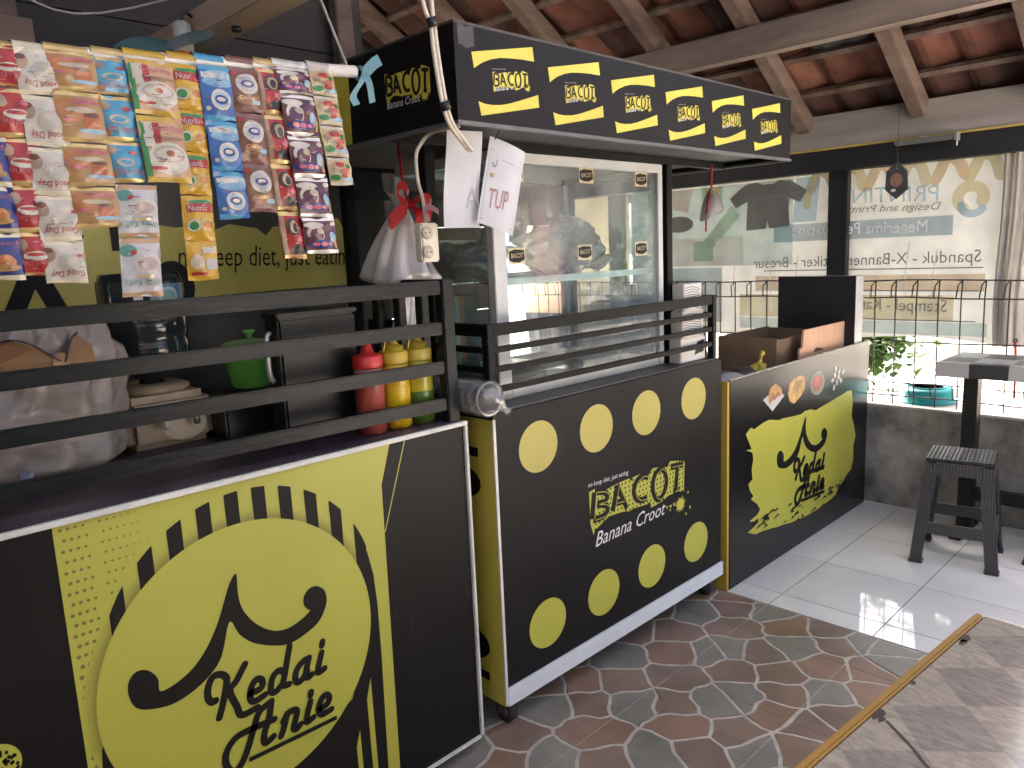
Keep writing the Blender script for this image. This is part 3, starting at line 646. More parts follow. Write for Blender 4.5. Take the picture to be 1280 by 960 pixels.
bp('printed_shirt', MB().poly([(2.06, 1.74), (2.10, 1.722), (2.16, 1.722), (2.20, 1.74), (2.27, 1.73), (2.37, 1.66), (2.33, 1.60), (2.255, 1.635), (2.262, 1.47), (2.14, 1.475), (2.13, 1.52), (2.12, 1.475), (1.995, 1.485), (2.01, 1.64), (1.94, 1.61), (1.90, 1.67), (1.99, 1.73)], PB, .0025), BG)
bp('printed_roll_banner', MB().poly([(1.83, 1.74), (1.96, 1.74), (1.98, 1.5), (1.85, 1.5)], PB, .0015), BL); bp('printed_flame', MB().ell(1.9, 1.61, .025, .045, PB, .0025, 16), BY)
bp('printed_tripod', MB().stroke([(2.0, 1.73), (2.005, 1.6), (2.04, 1.5)], .008, PB, .0015), BG)
bp('printed_mug', MB().poly([(2.62, 1.74), (2.8, 1.74), (2.76, 1.62), (2.66, 1.6)], PB, .0015), BPINK)
bp('printed_camera', MB().ell(2.72, 1.53, .1, .05, PB, .0025, 20), BG); bp('printed_frame', MB().rect(2.42, 2.56, 1.58, 1.74, PB, .0015, 4), BGR); bp('printed_frame', MB().rect(2.44, 2.54, 1.6, 1.73, PB, .0025, 4), BO)
bp('printed_ribbon', MB().poly([(2.3, 1.56), (2.36, 1.62), (2.55, 1.42), (2.5, 1.36)], PB, .0015), BGR)
for k, y in enumerate((1.24, 1.37, 1.95, 2.1, 2.33)): bp('seam', MB().stroke([(y, 1.0+.1*(k % 3)), (y+.01, 1.18), (y-.005, 1.32+.05*(k % 2))], .006, PB, .004), BW)
part('cord', MB().tube([(4.22, .96, 1.75), (4.2, .95, 1.86)], .004, 6), WIRE, bn)
# second sheet further back, seen through the cart glass
b2 = thing('banner', 'peach coloured sheet at the rear of the fence, seen through the glass', 'banner', (BX0, 3.6, .9))
part('sheet', MB().grid(lambda u, v: (4.23+.01*sin(11*u), 3.12+1.0*u, .95+.8*v), 24, 8), thin('peach_sheet', (.72, .50, .32), .6, gloss=.03), b2)
part('cord', MB().tube([(4.23, 3.14, 1.74), (4.2, 3.12, 1.86)], .004, 6), WIRE, b2)
tp = thing('tarpaulin', 'grey folded tarpaulin strip hanging at the banner edge', 'tarpaulin', (4.2, .9, .85))
part('cloth', MB().grid(lambda u, v: (4.195+.022*sin(17*u+2*v)+.01*sin(5*v), .835+.13*u+.015*sin(5*v)*(1-v), .86+.9*v), 24, 20), thin('grey_tarp', (.36, .34, .31), .2, gloss=.03), tp)
part('eyelet', MB().tube([(4.17+.0, .872+.008*cos(a*.7), .895+.008*sin(a*.7)) for a in range(10)], .003, 6), BLACK_STEEL, tp)
part('red_string', MB().tube(catmull([(4.165, .872, .888), (4.16, .866, .84), (4.162, .862, .76), (4.16, .86, .62)], 4), .006, 6), ink(.5, .03, .03), tp)
# ================================================================== drinks counter on the left
LC = thing('drinks_counter', 'black and yellow drinks counter with a large round yellow logo panel', 'counter', (.3, 1.85, 0))
part('cabinet', MB().box(-.9, 1.302, 1.527, 2.12, .05, .944), BLACK_STEEL, LC)
part('front_panel', MB().box(-.9, 1.302, 1.517, 1.5265, .048, .955), BLACK_VINYL, LC)
part('countertop', MB().box(-.92, 1.308, 1.5205, 2.16, .9445, .968), PURPLE_CLOTH, LC, bevel=.003)
tr = MB().box(-.9, 1.3125, 1.507, 1.5195, .9552, .9665); part('top_trim', tr, WHITE_TRIM, LC, bevel=.002)
part('side_trim', MB().box(1.3022, 1.3125, 1.508, 1.53, .046, .955), WHITE_TRIM, LC, bevel=.002)
part('bottom_trim', MB().box(-.9, 1.302, 1.510, 1.5168, .04, .0478), WHITE_TRIM, LC)
for x in (1.24, .2, -.8): part('foot', MB().lathe([(.018, 0), (.02, .03), (.014, .05)], (x, 1.57, 0), 12), mat('grey_foot', (.3, .29, .28), .6), LC)
P1 = PY(1.517)
def lp(name, mb, m, label=None): return part(name, mb, m, LC, label=label)
XL = .3256
lp('printed_field', MB().poly([(XL, .9552), (1.063, .9552), (1.0307, .8577), (1.022, .05), (XL, .05)], P1, .0005), YELLOW)
hd = MB(); OC, OR_, IC, IR = (.677, .625), .31, (.661, .556), .309
DOT = mat('faded_black_dot', (.16, .14, .04), .45)
for col in range(12):
    for k in range(44):
        x = XL+.012+col*.0125+.004*(k % 2)+(0 if col < 4 else .016); zz = .945-k*.0205
        if math.hypot(x-OC[0], zz-OC[1]) < OR_+.012 or zz < .06 or (x-IC[0])**2+(zz-IC[1])**2 < (IR+.01)**2: continue
        r_ = (.0032+.0040*max(0, (.95-zz))*1.1)*(1-.065*col)
        if r_ > .0012: hd.ell(x, zz, min(r_, .0062), min(r_, .0062), P1, .0008, 8)
lp('halftone_dots', hd, DOT)['kind'] = 'stuff'
sb = MB()
for k in range(11):
    a, b_ = .397+.0606*k, .397+.0606*k+.03
    n = 6; xs = [a+(b_-a)*i/n for i in range(n+1)]
    top = [(x, OC[1]+math.sqrt(max(0, OR_**2-(x-OC[0])**2))) for x in xs]
    bot = [(x, min(IC[1]+math.sqrt(max(0, IR**2-(x-IC[0])**2))-.01, OC[1]+math.sqrt(max(0, OR_**2-(x-OC[0])**2)))) for x in reversed(xs)]
    if k < 10: sb.poly(top+bot, P1, .0016)
lp('printed_stripes', sb, INK)
cres = [(.9603, .735), (.975, .70), (.987, .64), (.992, .56), (.992, .42), (.985, .05), (.40, .05), (.36, .25), (.345, .42), (.352, .50), (.36, .52), (.45, .3), (.661, .24), (.9, .35), (.955, .5), (.966, .6)]
lp('printed_shadow', MB().poly(cres, P1, .00166), INK)
lp('printed_slat', MB().poly([(.94, .33), (.955, .38), (.957, .05), (.942, .05)], P1, .00175), YELLOW)
lp('printed_slat', MB().poly([(.90, .22), (.913, .26), (.915, .05), (.902, .05)], P1, .00175), YELLOW)
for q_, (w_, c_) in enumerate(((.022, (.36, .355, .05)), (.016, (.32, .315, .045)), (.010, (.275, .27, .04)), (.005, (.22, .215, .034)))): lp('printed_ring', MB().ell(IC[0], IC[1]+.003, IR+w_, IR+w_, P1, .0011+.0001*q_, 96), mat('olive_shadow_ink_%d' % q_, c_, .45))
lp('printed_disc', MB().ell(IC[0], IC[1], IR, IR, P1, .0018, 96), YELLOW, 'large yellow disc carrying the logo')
lp('printed_line', MB().stroke([YLINE[0], YLINE[1]], .003, P1, .0008, caps=False), YELLOW)
lp('printed_logo', MB().poly([(p.x, p.y) for p in catmull([(a, b_, 0) for a, b_ in SWASH], 3, True)], P1, .0024), INK)
for i, s_ in enumerate(KEDAI):
    lp('printed_lettering', MB().stroke(s_, .0158 if i < 16 else .0105, P1, .0024+.00012*i, caps=i < 16), INK)
sd_ = MB().ell(.185, .555, .042, .042, P1, .0008, 40)
lp('printed_small_disc', sd_, YELLOW)
dd = MB(); rd = random.Random(4)
for _ in range(60):
    a, r_ = rd.uniform(0, 6.28), .04*math.sqrt(rd.random()); dd.ell(.185+r_*cos(a), .555+r_*sin(a), .003, .004, P1, .0012, 6)
lp('printed_specks', dd, INK)['kind'] = 'stuff'
# railing on the counter
RL = thing('counter_railing', 'dark painted wooden railing of four bars standing on the drinks counter', 'railing', (.4, 1.57, .968))
def ry_(x): return 1.536+(1.29-x)*.045
for z, h in ((1.322, .036), (1.217, .033), (1.115, .033), (1.018, .033)):
    part('bar', MB().bar((-.9, ry_(-.9), z), (1.262, ry_(1.262), z), .022, h), DARK_PAINT, RL, bevel=.003)
part('post', MB().box(1.263, 1.300, 1.522, 1.556, .968, 1.342), DARK_PAINT, RL, bevel=.003)
for y in (1.62, 1.72, 1.82): part('post', MB().box(1.27, 1.295, y, y+.03, .968, 1.312), DARK_PAINT, RL, bevel=.002)
part('end_rail', MB().box(1.265, 1.299, 1.557, 1.9, 1.313, 1.342), DARK_PAINT, RL, bevel=.003)

# ================================================================== snack cart in the middle
MC = thing('snack_cart', 'black snack cart on casters with yellow dots, railing and printed canopy', 'food cart', (2.02, 1.85, 0))
part('body', MB().box(1.414, 2.626, 1.527, 2.15, .088, .95), BLACK_STEEL, MC)
part('front_panel', MB().box(1.412, 2.63, 1.5165, 1.5265, .10, .962), BLACK_VINYL, MC)
part('ledge', MB().box(1.413, 2.628, 1.5268, 2.16, .9502, .968), mat('dark_grey_laminate', (.05, .05, .053), .45, var=.2), MC, bevel=.002)
part('skirting', MB().box(1.412, 2.632, 1.506, 1.5163, .083, .139), mat('white_skirting', (.66, .70, .72), .45, var=.08), MC, bevel=.0015)
part('side_panel', MB().box(1.4035, 1.4135, 1.512, 2.15, .086, .945), mat('yellow_side', (.56, .47, .07), .5, scale=6, col2=(.66, .56, .10), bump=.1), MC, label='yellow side panel with black print')
part('edge_strip', MB().box(1.4022, 1.4118, 1.5065, 1.5118, .09, .95), WHITE_TRIM, MC)
PS = PX(1.4035)
part('printed_bar', MB().rect(1.575, 2.1, .835, .862, PS, .001), INK, MC); part('printed_bar', MB().rect(1.575, 2.1, .146, .172, PS, .001), INK, MC)
part('printed_letter', MB().ell(1.66, .755, .09, .05, PS, .001, 28), INK, MC); part('printed_letter', MB().ell(1.66, .252, .092, .052, PS, .001, 28), INK, MC)
part('printed_letter', MB().poly([(1.61, .49), (1.75, .60), (1.75, .44), (1.7, .42)], PS, .001), INK, MC)
P2 = PY(1.5165)
DOTS = [(1.5903, .835), (1.8625, .8375), (2.1348, .8395), (2.4339, .8397), (1.6021, .2728), (1.8791, .2737), (2.1549, .275), (2.4464, .2761)]
for i, (x, z) in enumerate(DOTS): part('printed_dot', MB().ell(x, z, .083, .0775, P2, .0008, 48), GOLD_YELLOW if i < 4 else YELLOW, MC)
def bacot(T_, plane, parent, d0=.0008, detail=True, bw=.0235):
    b = MB().poly([T_(*p) for p in BACK], plane, d0); part('printed_backing', b, CANOPY_YELLOW if not detail else YELLOW, parent)
    b = MB()
    k = (T_(1, 0)[0]-T_(0, 0)[0])
    for i, s_ in enumerate(BSTROKE): b.stroke([T_(*p) for p in s_], bw*k, plane, d0+.0006+.0001*i, 4, caps=False)
    part('printed_lettering', b, INK, parent)
    if detail:
        b = MB(); rd2 = random.Random(2)
        for i in range(26):
            for j in range(8):
                x, z = 1.84+i*.0205+.004*(j % 2), .505+j*.0165
                if i < 4 and j > 6: continue
                b.ell(x+rd2.uniform(-.001, .001), z, .0042, .0042, plane, d0+.0004, 6)
        part('printed_grid', b, INK, parent, kind='stuff')
        b = MB()                                  # thin yellow outlines inside the dark letters
        for i, s_ in enumerate(BSTROKE):
            b.stroke([(x+.011, z-.003) for x, z in s_], .0026, plane, d0+.0019+.00005*i, 4, caps=False)
        part('printed_outline', b, YELLOW, parent)
bacot(lambda x, z: (x, z), P2, MC)
part('printed_lettering', MB().text('Banana Croot', P2, BAN_ANCH[0], BAN_ANCH[1], BAN_ANCH[2], .001), WHITE_INK, MC)
part('printed_lettering', MB().text('no keep diet, just eating', P2, NKD_ANCH[0], NKD_ANCH[1], (1.8141, .6690), .001), WHITE_INK, MC)
def splat(cx, cz, r, plane, d, parent, m, seed=1):
    rd3 = random.Random(seed); pts = []
    for k in range(36):
        rr_ = r*(1.0 if k % 2 else rd3.uniform(.62, .74))*(rd3.uniform(.95, 1.45) if k % 2 else 1); a = 2*pi*k/36
        pts.append((cx+rr_*cos(a), cz+rr_*sin(a)*.9))
    part('printed_splash', MB().poly(pts, plane, d), m, parent)
splat(2.34, .4557, .031, P2, .001, MC, YELLOW)
b = MB()
for x, z, r_ in ((2.252, .468, .0055), (2.2744, .4658, .006), (2.272, .452, .004), (2.297, .467, .006), (2.391, .489, .0055), (2.404, .4274, .006), (2.3766, .4087, .005)): b.ell(x, z, r_, r_, P2, .001, 10)
part('printed_drops', b, YELLOW, MC, kind='stuff')
# casters
TYRE = mat('worn_rubber', (.035, .03, .028), .7, var=.4); RUST = mat('dirty_steel', (.13, .10, .085), .6, var=.4, scale=40, metal=.4)
for x, y in ((1.452, 1.56), (2.585, 1.56), (1.452, 2.1), (2.585, 2.1)):
    b = MB(); b.tube([(x-.013, y, .036), (x+.013, y, .036)], .036, 18)
    cw = part('caster_wheel', b, TYRE, MC)
    part('hub', MB().tube([(x-.016, y, .036), (x+.016, y, .036)], .015, 10), RUST, cw)
    fk = MB().box(x-.022, x-.017, y-.015, y+.02, .03, .075).box(x+.017, x+.022, y-.015, y+.02, .03, .075).box(x-.024, x+.024, y-.022, y+.028, .0752, .087)
    part('caster_fork', fk, RUST, MC)
# cart railing
for z, h in ((1.193, .034), (1.137, .017), (1.082, .017), (1.025, .017)):
    part('rail_bar', MB().box(1.443, 2.592, 1.531, 1.549, z-h/2, z+h/2), RAIL_PAINT, MC, bevel=.002)
    part('side_rail_bar', MB().box(1.422, 1.441, 1.556, 2.1, z-h/2, z+h/2), RAIL_PAINT, MC, bevel=.002)
    part('side_rail_bar', MB().box(2.596, 2.616, 1.556, 2.1, z-h/2, z+h/2), RAIL_PAINT, MC, bevel=.002)
for x in (1.431, 2.606): part('rail_post', MB().box(x-.0125, x+.0125, 1.529, 1.555, .9682, 1.2105), RAIL_PAINT, MC, bevel=.002)
for x, y in ((1.46, 1.80), (2.44, 1.635), (1.46, 2.22), (2.58, 2.22)):
    part('canopy_post', MB().box(x-.018, x+.018, y-.018, y+.018, .9685 if y < 2.15 else .1, 1.7165), RAIL_PAINT, MC, bevel=.002)
part('rear_rail', MB().box(1.48, 2.56, 2.205, 2.235, 1.60, 1.63), RAIL_PAINT, MC)
# canopy
CP = part('canopy', MB().box(1.197, 2.838, 1.351, 1.359, 1.702, 1.91).box(1.197, 1.205, 1.3592, 2.32, 1.702, 1.91).box(2.830, 2.838, 1.3592, 2.32, 1.702, 1.91).box(1.2052, 2.8298, 2.312, 2.32, 1.702, 1.91), mat('black_canopy_vinyl', (.0042, .0037, .004), .4, var=.25, scale=3, bump=.22, bscale=6, rvar=.1, spec=.2), MC)
part('canopy_top', MB().box(1.197, 2.838, 1.351, 2.32, 1.9102, 1.916), mat('dusty_black_sheet', (.05, .045, .042), .7, var=.3), CP)
part('canopy_ceiling', MB().box(1.2055, 2.8295, 1.3595, 2.3115, 1.717, 1.724), mat('grey_ceiling_board', (.035, .036, .037), .5, var=.1), CP)
part('canopy_rim', MB().box(1.194, 2.841, 1.347, 1.362, 1.693, 1.7018).box(1.194, 1.209, 1.3622, 2.32, 1.693, 1.7018).box(2.826, 2.841, 1.3622, 2.32, 1.693, 1.7018), mat('grey_metal_rim', (.10, .105, .11), .4, var=.2, scale=20, metal=.3), CP)
part('cross_bar', MB().box(1.21, 2.825, 1.615, 1.645, 1.692, 1.7168), RAIL_PAINT, CP, bevel=.002)
b = MB(); b.grid(lambda u, v: (1.206+.05*u, 1.3495-.0006*sin(11*u+7*v), 1.862+.045*v+.004*sin(9*u)), 6, 6)
part('tape', b, thin('clear_tape', (.12, .11, .085), .2, clear=.55, rough=.3, gloss=.15), CP)
PC = PY(1.351)
sx_, sz_ = (CE_BACOT[1][0]-CE_BACOT[0][0])/(2.3687-1.8152), .0285/(.637-.531)
for i, x0 in enumerate(CE_X):
    dx = x0-CE_X[0]; dz = (CE_Z[i]-CE_Z[0])*.5
    sh = lambda p: (p[0]+dx, p[1]+dz)
    part('printed_band', MB().poly([sh(p) for p in BAND_T], PC, .001), CANOPY_YELLOW, CP); part('printed_band', MB().poly([sh(p) for p in BAND_B], PC, .001), CANOPY_YELLOW, CP)
    def T_(x, z, dx=dx, dz=dz):
        u = (x-1.8152)*sx_; return (1.3099+dx+u, 1.8178+dz+.0325*(z-.637)/.106*1.0+u*.157)
    bacot(T_, PC, CP, .001, False, .02)
    part('printed_lettering', MB().text('Banana Croot', PC, sh(CE_BAN[0]), sh(CE_BAN[1]), sh((1.3190, 1.7885)), .001), WHITE_INK, CP)
    part('printed_lettering', MB().text('no keep diet, just eating', PC, sh((1.309, 1.8235)), sh((1.354, 1.8285)), sh((1.3095, 1.8275)), .001), mat('grey_ink', (.3, .3, .3), .5), CP)
    splat(*sh(CE_SPL[0]), .0095, PC, .001, CP, CANOPY_YELLOW, i)
# left face of the canopy: mirrored layout towards the back
PLF = lambda a, b_, d=0: (1.197-d, a, b_)
part('printed_band', MB().poly([(1.77, 1.91), (2.2, 1.91), (2.2, 1.70), (1.775, 1.703)], PLF, .001), CANOPY_YELLOW, CP)
def TL(x, z):
    u = (x-1.8152)/(2.3687-1.8152); return (1.615-.175*u, 1.846+.052*(z-.637)/.106-.004*u)
TLm = lambda x, z: TL(x, z)
b = MB().poly([TL(*p) for p in BACK], PLF, .001); part('printed_backing', b, CANOPY_YELLOW, CP)
b = MB()
for i, s_ in enumerate(BSTROKE): b.stroke([TL(*p) for p in s_], .0085, PLF, .0016+.0001*i, 4, caps=False)
part('printed_lettering', b, INK, CP)
part('printed_lettering', MB().text('Banana Croot', PLF, (1.612, 1.765), (1.483, 1.763), (1.607, 1.783), .001), WHITE_INK, CP)
splat(1.462, 1.775, .014, PLF, .001, CP, CANOPY_YELLOW, 8)

# glass cabinet on the cart
GC = thing('glass_cabinet', 'aluminium framed glass display cabinet on the snack cart', 'display cabinet', (1.96, 1.86, .968))
X0, X1, Y0, Y1_, Z0, Z1 = 1.545, 2.40, 1.62, 2.10, .968, 1.69
FR = ALU_WHITE
for x0, x1, y0, y1 in ((X0, X0+.052, Y0, Y0+.03), (X1-.03, X1, Y0, Y0+.03), (X0, X0+.03, Y1_-.03, Y1_), (X1-.03, X1, Y1_-.03, Y1_)):
    part('corner_post', MB().box(x0, x1, y0, y1, Z0, Z1-.03), FR, GC, bevel=.002)
for z0, z1 in ((Z0, Z0+.04), (Z1-.0298, Z1)):
    part('frame_rail', MB().box(X0+.053, X1-.031, Y0+.002, Y0+.028, z0, z1) if z0 == Z0 else MB().box(X0, X1, Y0, Y0+.03, z0, z1), FR, GC, bevel=.002)
    part('frame_rail', MB().box(X0+.031, X1-.031, Y1_-.028, Y1_-.002, z0, z1), FR, GC, bevel=.002)
    part('frame_rail', MB().box(X0+.002, X0+.028, Y0+.031, Y1_-.031, z0, z1), FR, GC, bevel=.002); part('frame_rail', MB().box(X1-.028, X1-.002, Y0+.031, Y1_-.031, z0, z1), FR, GC, bevel=.002)
part('mullion', MB().box(1.955, 1.98, Y1_-.027, Y1_-.005, Z0+.041, Z1-.031), FR, GC)
part('glass_pane', MB().box(X0+.053, X1-.031, Y0+.012, Y0+.016, Z0+.041, Z1-.031), GLASS, GC)
part('glass_pane', MB().box(X0+.012, X0+.016, Y0+.031, Y1_-.031, Z0+.041, Z1-.031), GLASS, GC); part('glass_pane', MB().box(X1-.016, X1-.012, Y0+.031, Y1_-.031, Z0+.041, Z1-.031), GLASS, GC)
part('shelf', MB().box(X0+.032, X1-.032, Y0+.04, Y1_-.032, 1.312, 1.318), GLASS, GC); part('shelf_edge', MB().box(X0+.032, X1-.032, Y0+.02, Y0+.0395, 1.305, 1.326), ALU, GC)
part('shelf_edge', MB().box(X0+.032, X1-.032, Y1_-.0315, Y1_-.028, 1.305, 1.33), ALU, GC)
part('top_panel', MB().box(X0+.031, X1-.031, Y0+.031, Y1_-.031, Z1-.012, Z1-.006), mat('pale_blue_grey_board', (.3, .34, .36), .5), GC)
PG = PY(Y0+.012)
STK = mat('cream_sticker', (.5, .42, .26), .5)
for x, z in ((1.655, 1.632), (1.985, 1.637), (2.285, 1.635), (1.65, 1.391), (1.968, 1.393), (2.28, 1.396)):
    st = part('sticker', MB().rect(x-.036, x+.036, z-.024, z+.024, PG, .0005), STK, GC)
    part('printed_badge', MB().poly([(x-.033+.0*z, z-.012), (x-.033, z+.014), (x-.01, z+.02), (x+.03, z+.018), (x+.034, z-.01), (x+.01, z-.019), (x-.015, z-.018)], PG, .0009), INK, st)
    part('printed_lettering', MB().text('BACOT', PG, (x-.024, z-.006), (x+.026, z-.004), (x-.024, z+.008), .0012), STK, st)

# ================================================================== right hand counter
RC_ = thing('food_counter', 'black food counter with torn-edged yellow logo panel beside the white tiles', 'counter', (3.35, 1.75, 0))
YB = 1.50
part('front_panel', MB().box(2.672, 4.085, YB, YB+.010, .004, .872), mat('navy_black_vinyl', (.006, .0065, .0075), .25, var=.3, scale=2.5, bump=.03, bscale=3, spec=.4), RC_)
part('side_board', MB().box(2.656, 2.6715, YB+.004, 2.0, .002, .868), mat('mustard_edge', (.42, .28, .035), .55, scale=20, col2=(.52, .36, .06), stretch=(1, 1, .1)), RC_, label='mustard yellow board edge')
part('top_edge', MB().box(2.672, 4.085, YB+.0005, YB+.0095, .8722, .8765), mat('raw_board_edge', (.42, .38, .30), .8, var=.3, scale=30), RC_)
part('side_board', MB().box(4.07, 4.085, YB+.0105, 2.0, .002, .868), BLACK_STEEL, RC_)
part('back_board', MB().box(2.672, 4.069, 1.985, 2.0, .002, .80), BLACK_STEEL, RC_); part('worktop', MB().box(2.672, 4.069, YB+.0105, 1.984, .775, .795), mat('grey_worktop', (.3, .29, .27), .6, var=.2), RC_)
P3 = PY(YB)
part('printed_field', MB().poly(PATCH, P3, .0008), YELLOW, RC_)
A0, A1, A2 = Vector(SWASH[0]), Vector(KEDAI[16][1]), Vector(SWASH[16])
B0, B1, B2 = [Vector(p) for p in RC_LOGO]
def TR(x, z):
    Mx = Matrix(((A1.x-A0.x, A2.x-A0.x), (A1.y-A0.y, A2.y-A0.y))); k = Mx.inverted() @ Vector((x-A0.x, z-A0.y))
    q = B0+(B1-B0)*k.x+(B2-B0)*k.y; return (q.x, q.y)
part('printed_logo', MB().poly([TR(p.x, p.y) for p in catmull([(a, b_, 0) for a, b_ in SWASH], 3, True)], P3, .0016), INK, RC_)
for i, s_ in enumerate(KEDAI): part('printed_lettering', MB().stroke([TR(*p) for p in s_], .0225 if i < 16 else .0155, P3, .0016+.0001*i, caps=i < 16), INK, RC_)
rd = random.Random(6); b = MB()
for k in range(46):
    t = rd.random(); x = 2.86+.95*t; z = .175+.075*rd.random()-.03*sin(pi*t)
    if x > 3.2: z -= .03
    l = rd.uniform(.015, .07); hgt = rd.uniform(.004, .012)
    b.poly([(x, z), (x+l*.5, z+hgt*.6), (x+l, z+l*.12), (x+l*.8, z+hgt*1.4+l*.1), (x+l*.3, z+hgt*1.5)], P3, .0012+.00003*k)
part('printed_scuffs', b, INK, RC_, kind='stuff')
b = MB().poly(PLATE, P3, .0008); part('printed_plate', b, mat('ink_pale', (.5, .5, .5), .4), RC_)
part('printed_bread', MB().poly(BREAD, P3, .0014), mat('ink_bread', (.42, .22, .07), .4, var=.3, scale=40), RC_)
part('printed_sauce', MB().stroke([(3.0, .735), (3.03, .762), (3.04, .738), (3.07, .76), (3.09, .745)], .008, P3, .0018), mat('ink_red', (.25, .03, .03), .4), RC_)
part('printed_fries', MB().poly(FRIES, P3, .0008), mat('ink_fries', (.50, .31, .10), .4, var=.35, scale=30), RC_)
b = MB()
for k in range(5): b.stroke([(3.2+.02*k, .73+.004*k), (3.24+.018*k, .785)], .005, P3, .0014+.0001*k)
part('printed_fry_lines', b, mat('ink_brown', (.16, .07, .02), .4), RC_)
part('printed_bowl', MB().ell(3.4655, .7451, .08, .057, P3, .0008, 32, rot=-.12), mat('ink_bowl', (.14, .17, .13), .4), RC_); part('printed_chilli', MB().ell(3.463, .7451, .052, .038, P3, .0014, 28), mat('ink_chilli', (.32, .05, .045), .4, var=.3, scale=50), RC_)
b = MB()
for k in range(9):
    a = k*2.4; r_ = .02+.006*k; b.ell(3.685+r_*cos(a)*1.1, .738+r_*sin(a)*.8, .017, .012, P3, .0008+.00005*k, 8, rot=a)
part('printed_dumplings', b, mat('ink_dumpling', (.40, .39, .33), .4, var=.3, scale=60), RC_)
# ================================================================== sachets on the pipe
def pz(x): return 1.7375+.0475*(x-.32)/.62+.006             # pipe height along x
PIPE_Y = 1.455
pp = thing('hanging_pipe', 'white plastic pipe hung by strings carrying the sachet strips', 'pipe', (.6, PIPE_Y, 1.76))
part('pipe', MB().tube([(-.3, PIPE_Y, pz(-.3)+.004), (1.0, PIPE_Y, pz(1.0)+.004)], .0125, 14), WHITE_PLASTIC, pp)
part('string', MB().tube([(.985, PIPE_Y, 1.80), (.93, PIPE_Y, 1.93), (.80, PIPE_Y+.02, 2.36)], .003, 6), mat('grey_string', (.25, .24, .23), .8), pp)
part('string', MB().tube([(.12, PIPE_Y, pz(.12)+.01), (.2, 1.7, 2.2), (.3, 1.9, 3.4)], .002, 6), mat('grey_string', (.25, .24, .23), .8), pp)
bl = MB(); bc = (1.018, PIPE_Y-.012, 1.797)
RIB = thin('blue_ribbon', (.17, .34, .40), .3, rough=.4, gloss=.08)
def ribbon(mb, path, w, side=(0, 0, 1)):
    P = catmull(path, 5); s_ = Vector(side)
    vs = []
    for p in P: vs += [p+s_*w/2, p-s_*w/2]
    return mb.add(vs, [(2*i, 2*i+1, 2*i+3, 2*i+2) for i in range(len(P)-1)], True)
ribbon(bl, [bc, (bc[0]+.02, bc[1]-.006, bc[2]+.02), (bc[0]+.045, bc[1]+.004, bc[2]+.034)], .024, (-.5, 0, .85))
ribbon(bl, [bc, (bc[0]-.015, bc[1]-.008, bc[2]-.02), (bc[0]-.034, bc[1], bc[2]-.05), (bc[0]-.03, bc[1]-.004, bc[2]-.07)], .02, (.9, 0, .3))
ribbon(bl, [bc, (bc[0]+.004, bc[1]-.008, bc[2]-.025), (bc[0]+.014, bc[1], bc[2]-.06)], .018, (.9, 0, .3))
bl.tube([(bc[0]-.006, PIPE_Y+.013*cos(a), bc[2]+.013*sin(a)) for a in [k*.63 for k in range(11)]], .004, 6)
solo('ribbon_bow', bl, RIB, 'pale blue ribbon tied round the end of the hanging pipe', 'ribbon', bc)

GOLD = mat('gold_foil', (.55, .40, .17), .28, var=.2, scale=30, metal=.35); CREAMF = mat('cream_foil', (.55, .50, .36), .35, var=.12, scale=30)
SILV = mat('silver_foil', (.6, .58, .54), .3, var=.15, scale=30, metal=.3)
def I(r, g, b): return ink(r*.7, g*.67, b*.66, .28)
RED, DRED, WHT, CRM, ORG, AMB, SKY, BLU, DBL, GRN, BRN, DBR, MAR, PNK, YEL, BLK = I(.42, .025, .03), I(.22, .012, .02), I(.62, .60, .55), I(.52, .45, .34), I(.55, .22, .08), I(.44, .27, .115), I(.08, .36, .58), I(.03, .14, .45), I(.02, .035, .22), I(.03, .25, .08), I(.18, .075, .05), I(.05, .025, .02), I(.115, .03, .045), I(.60, .16, .22), I(.62, .38, .035), I(.015, .013, .013)
PEACH = I(.55, .35, .20); LBL = I(.32, .52, .66); TEAL = I(.12, .34, .33); PURP = I(.11, .035, .08); MINI = [I(.6, .55, .45), I(.12, .05, .04), I(.35, .08, .06)]; BEIGE = I(.42, .30, .21)
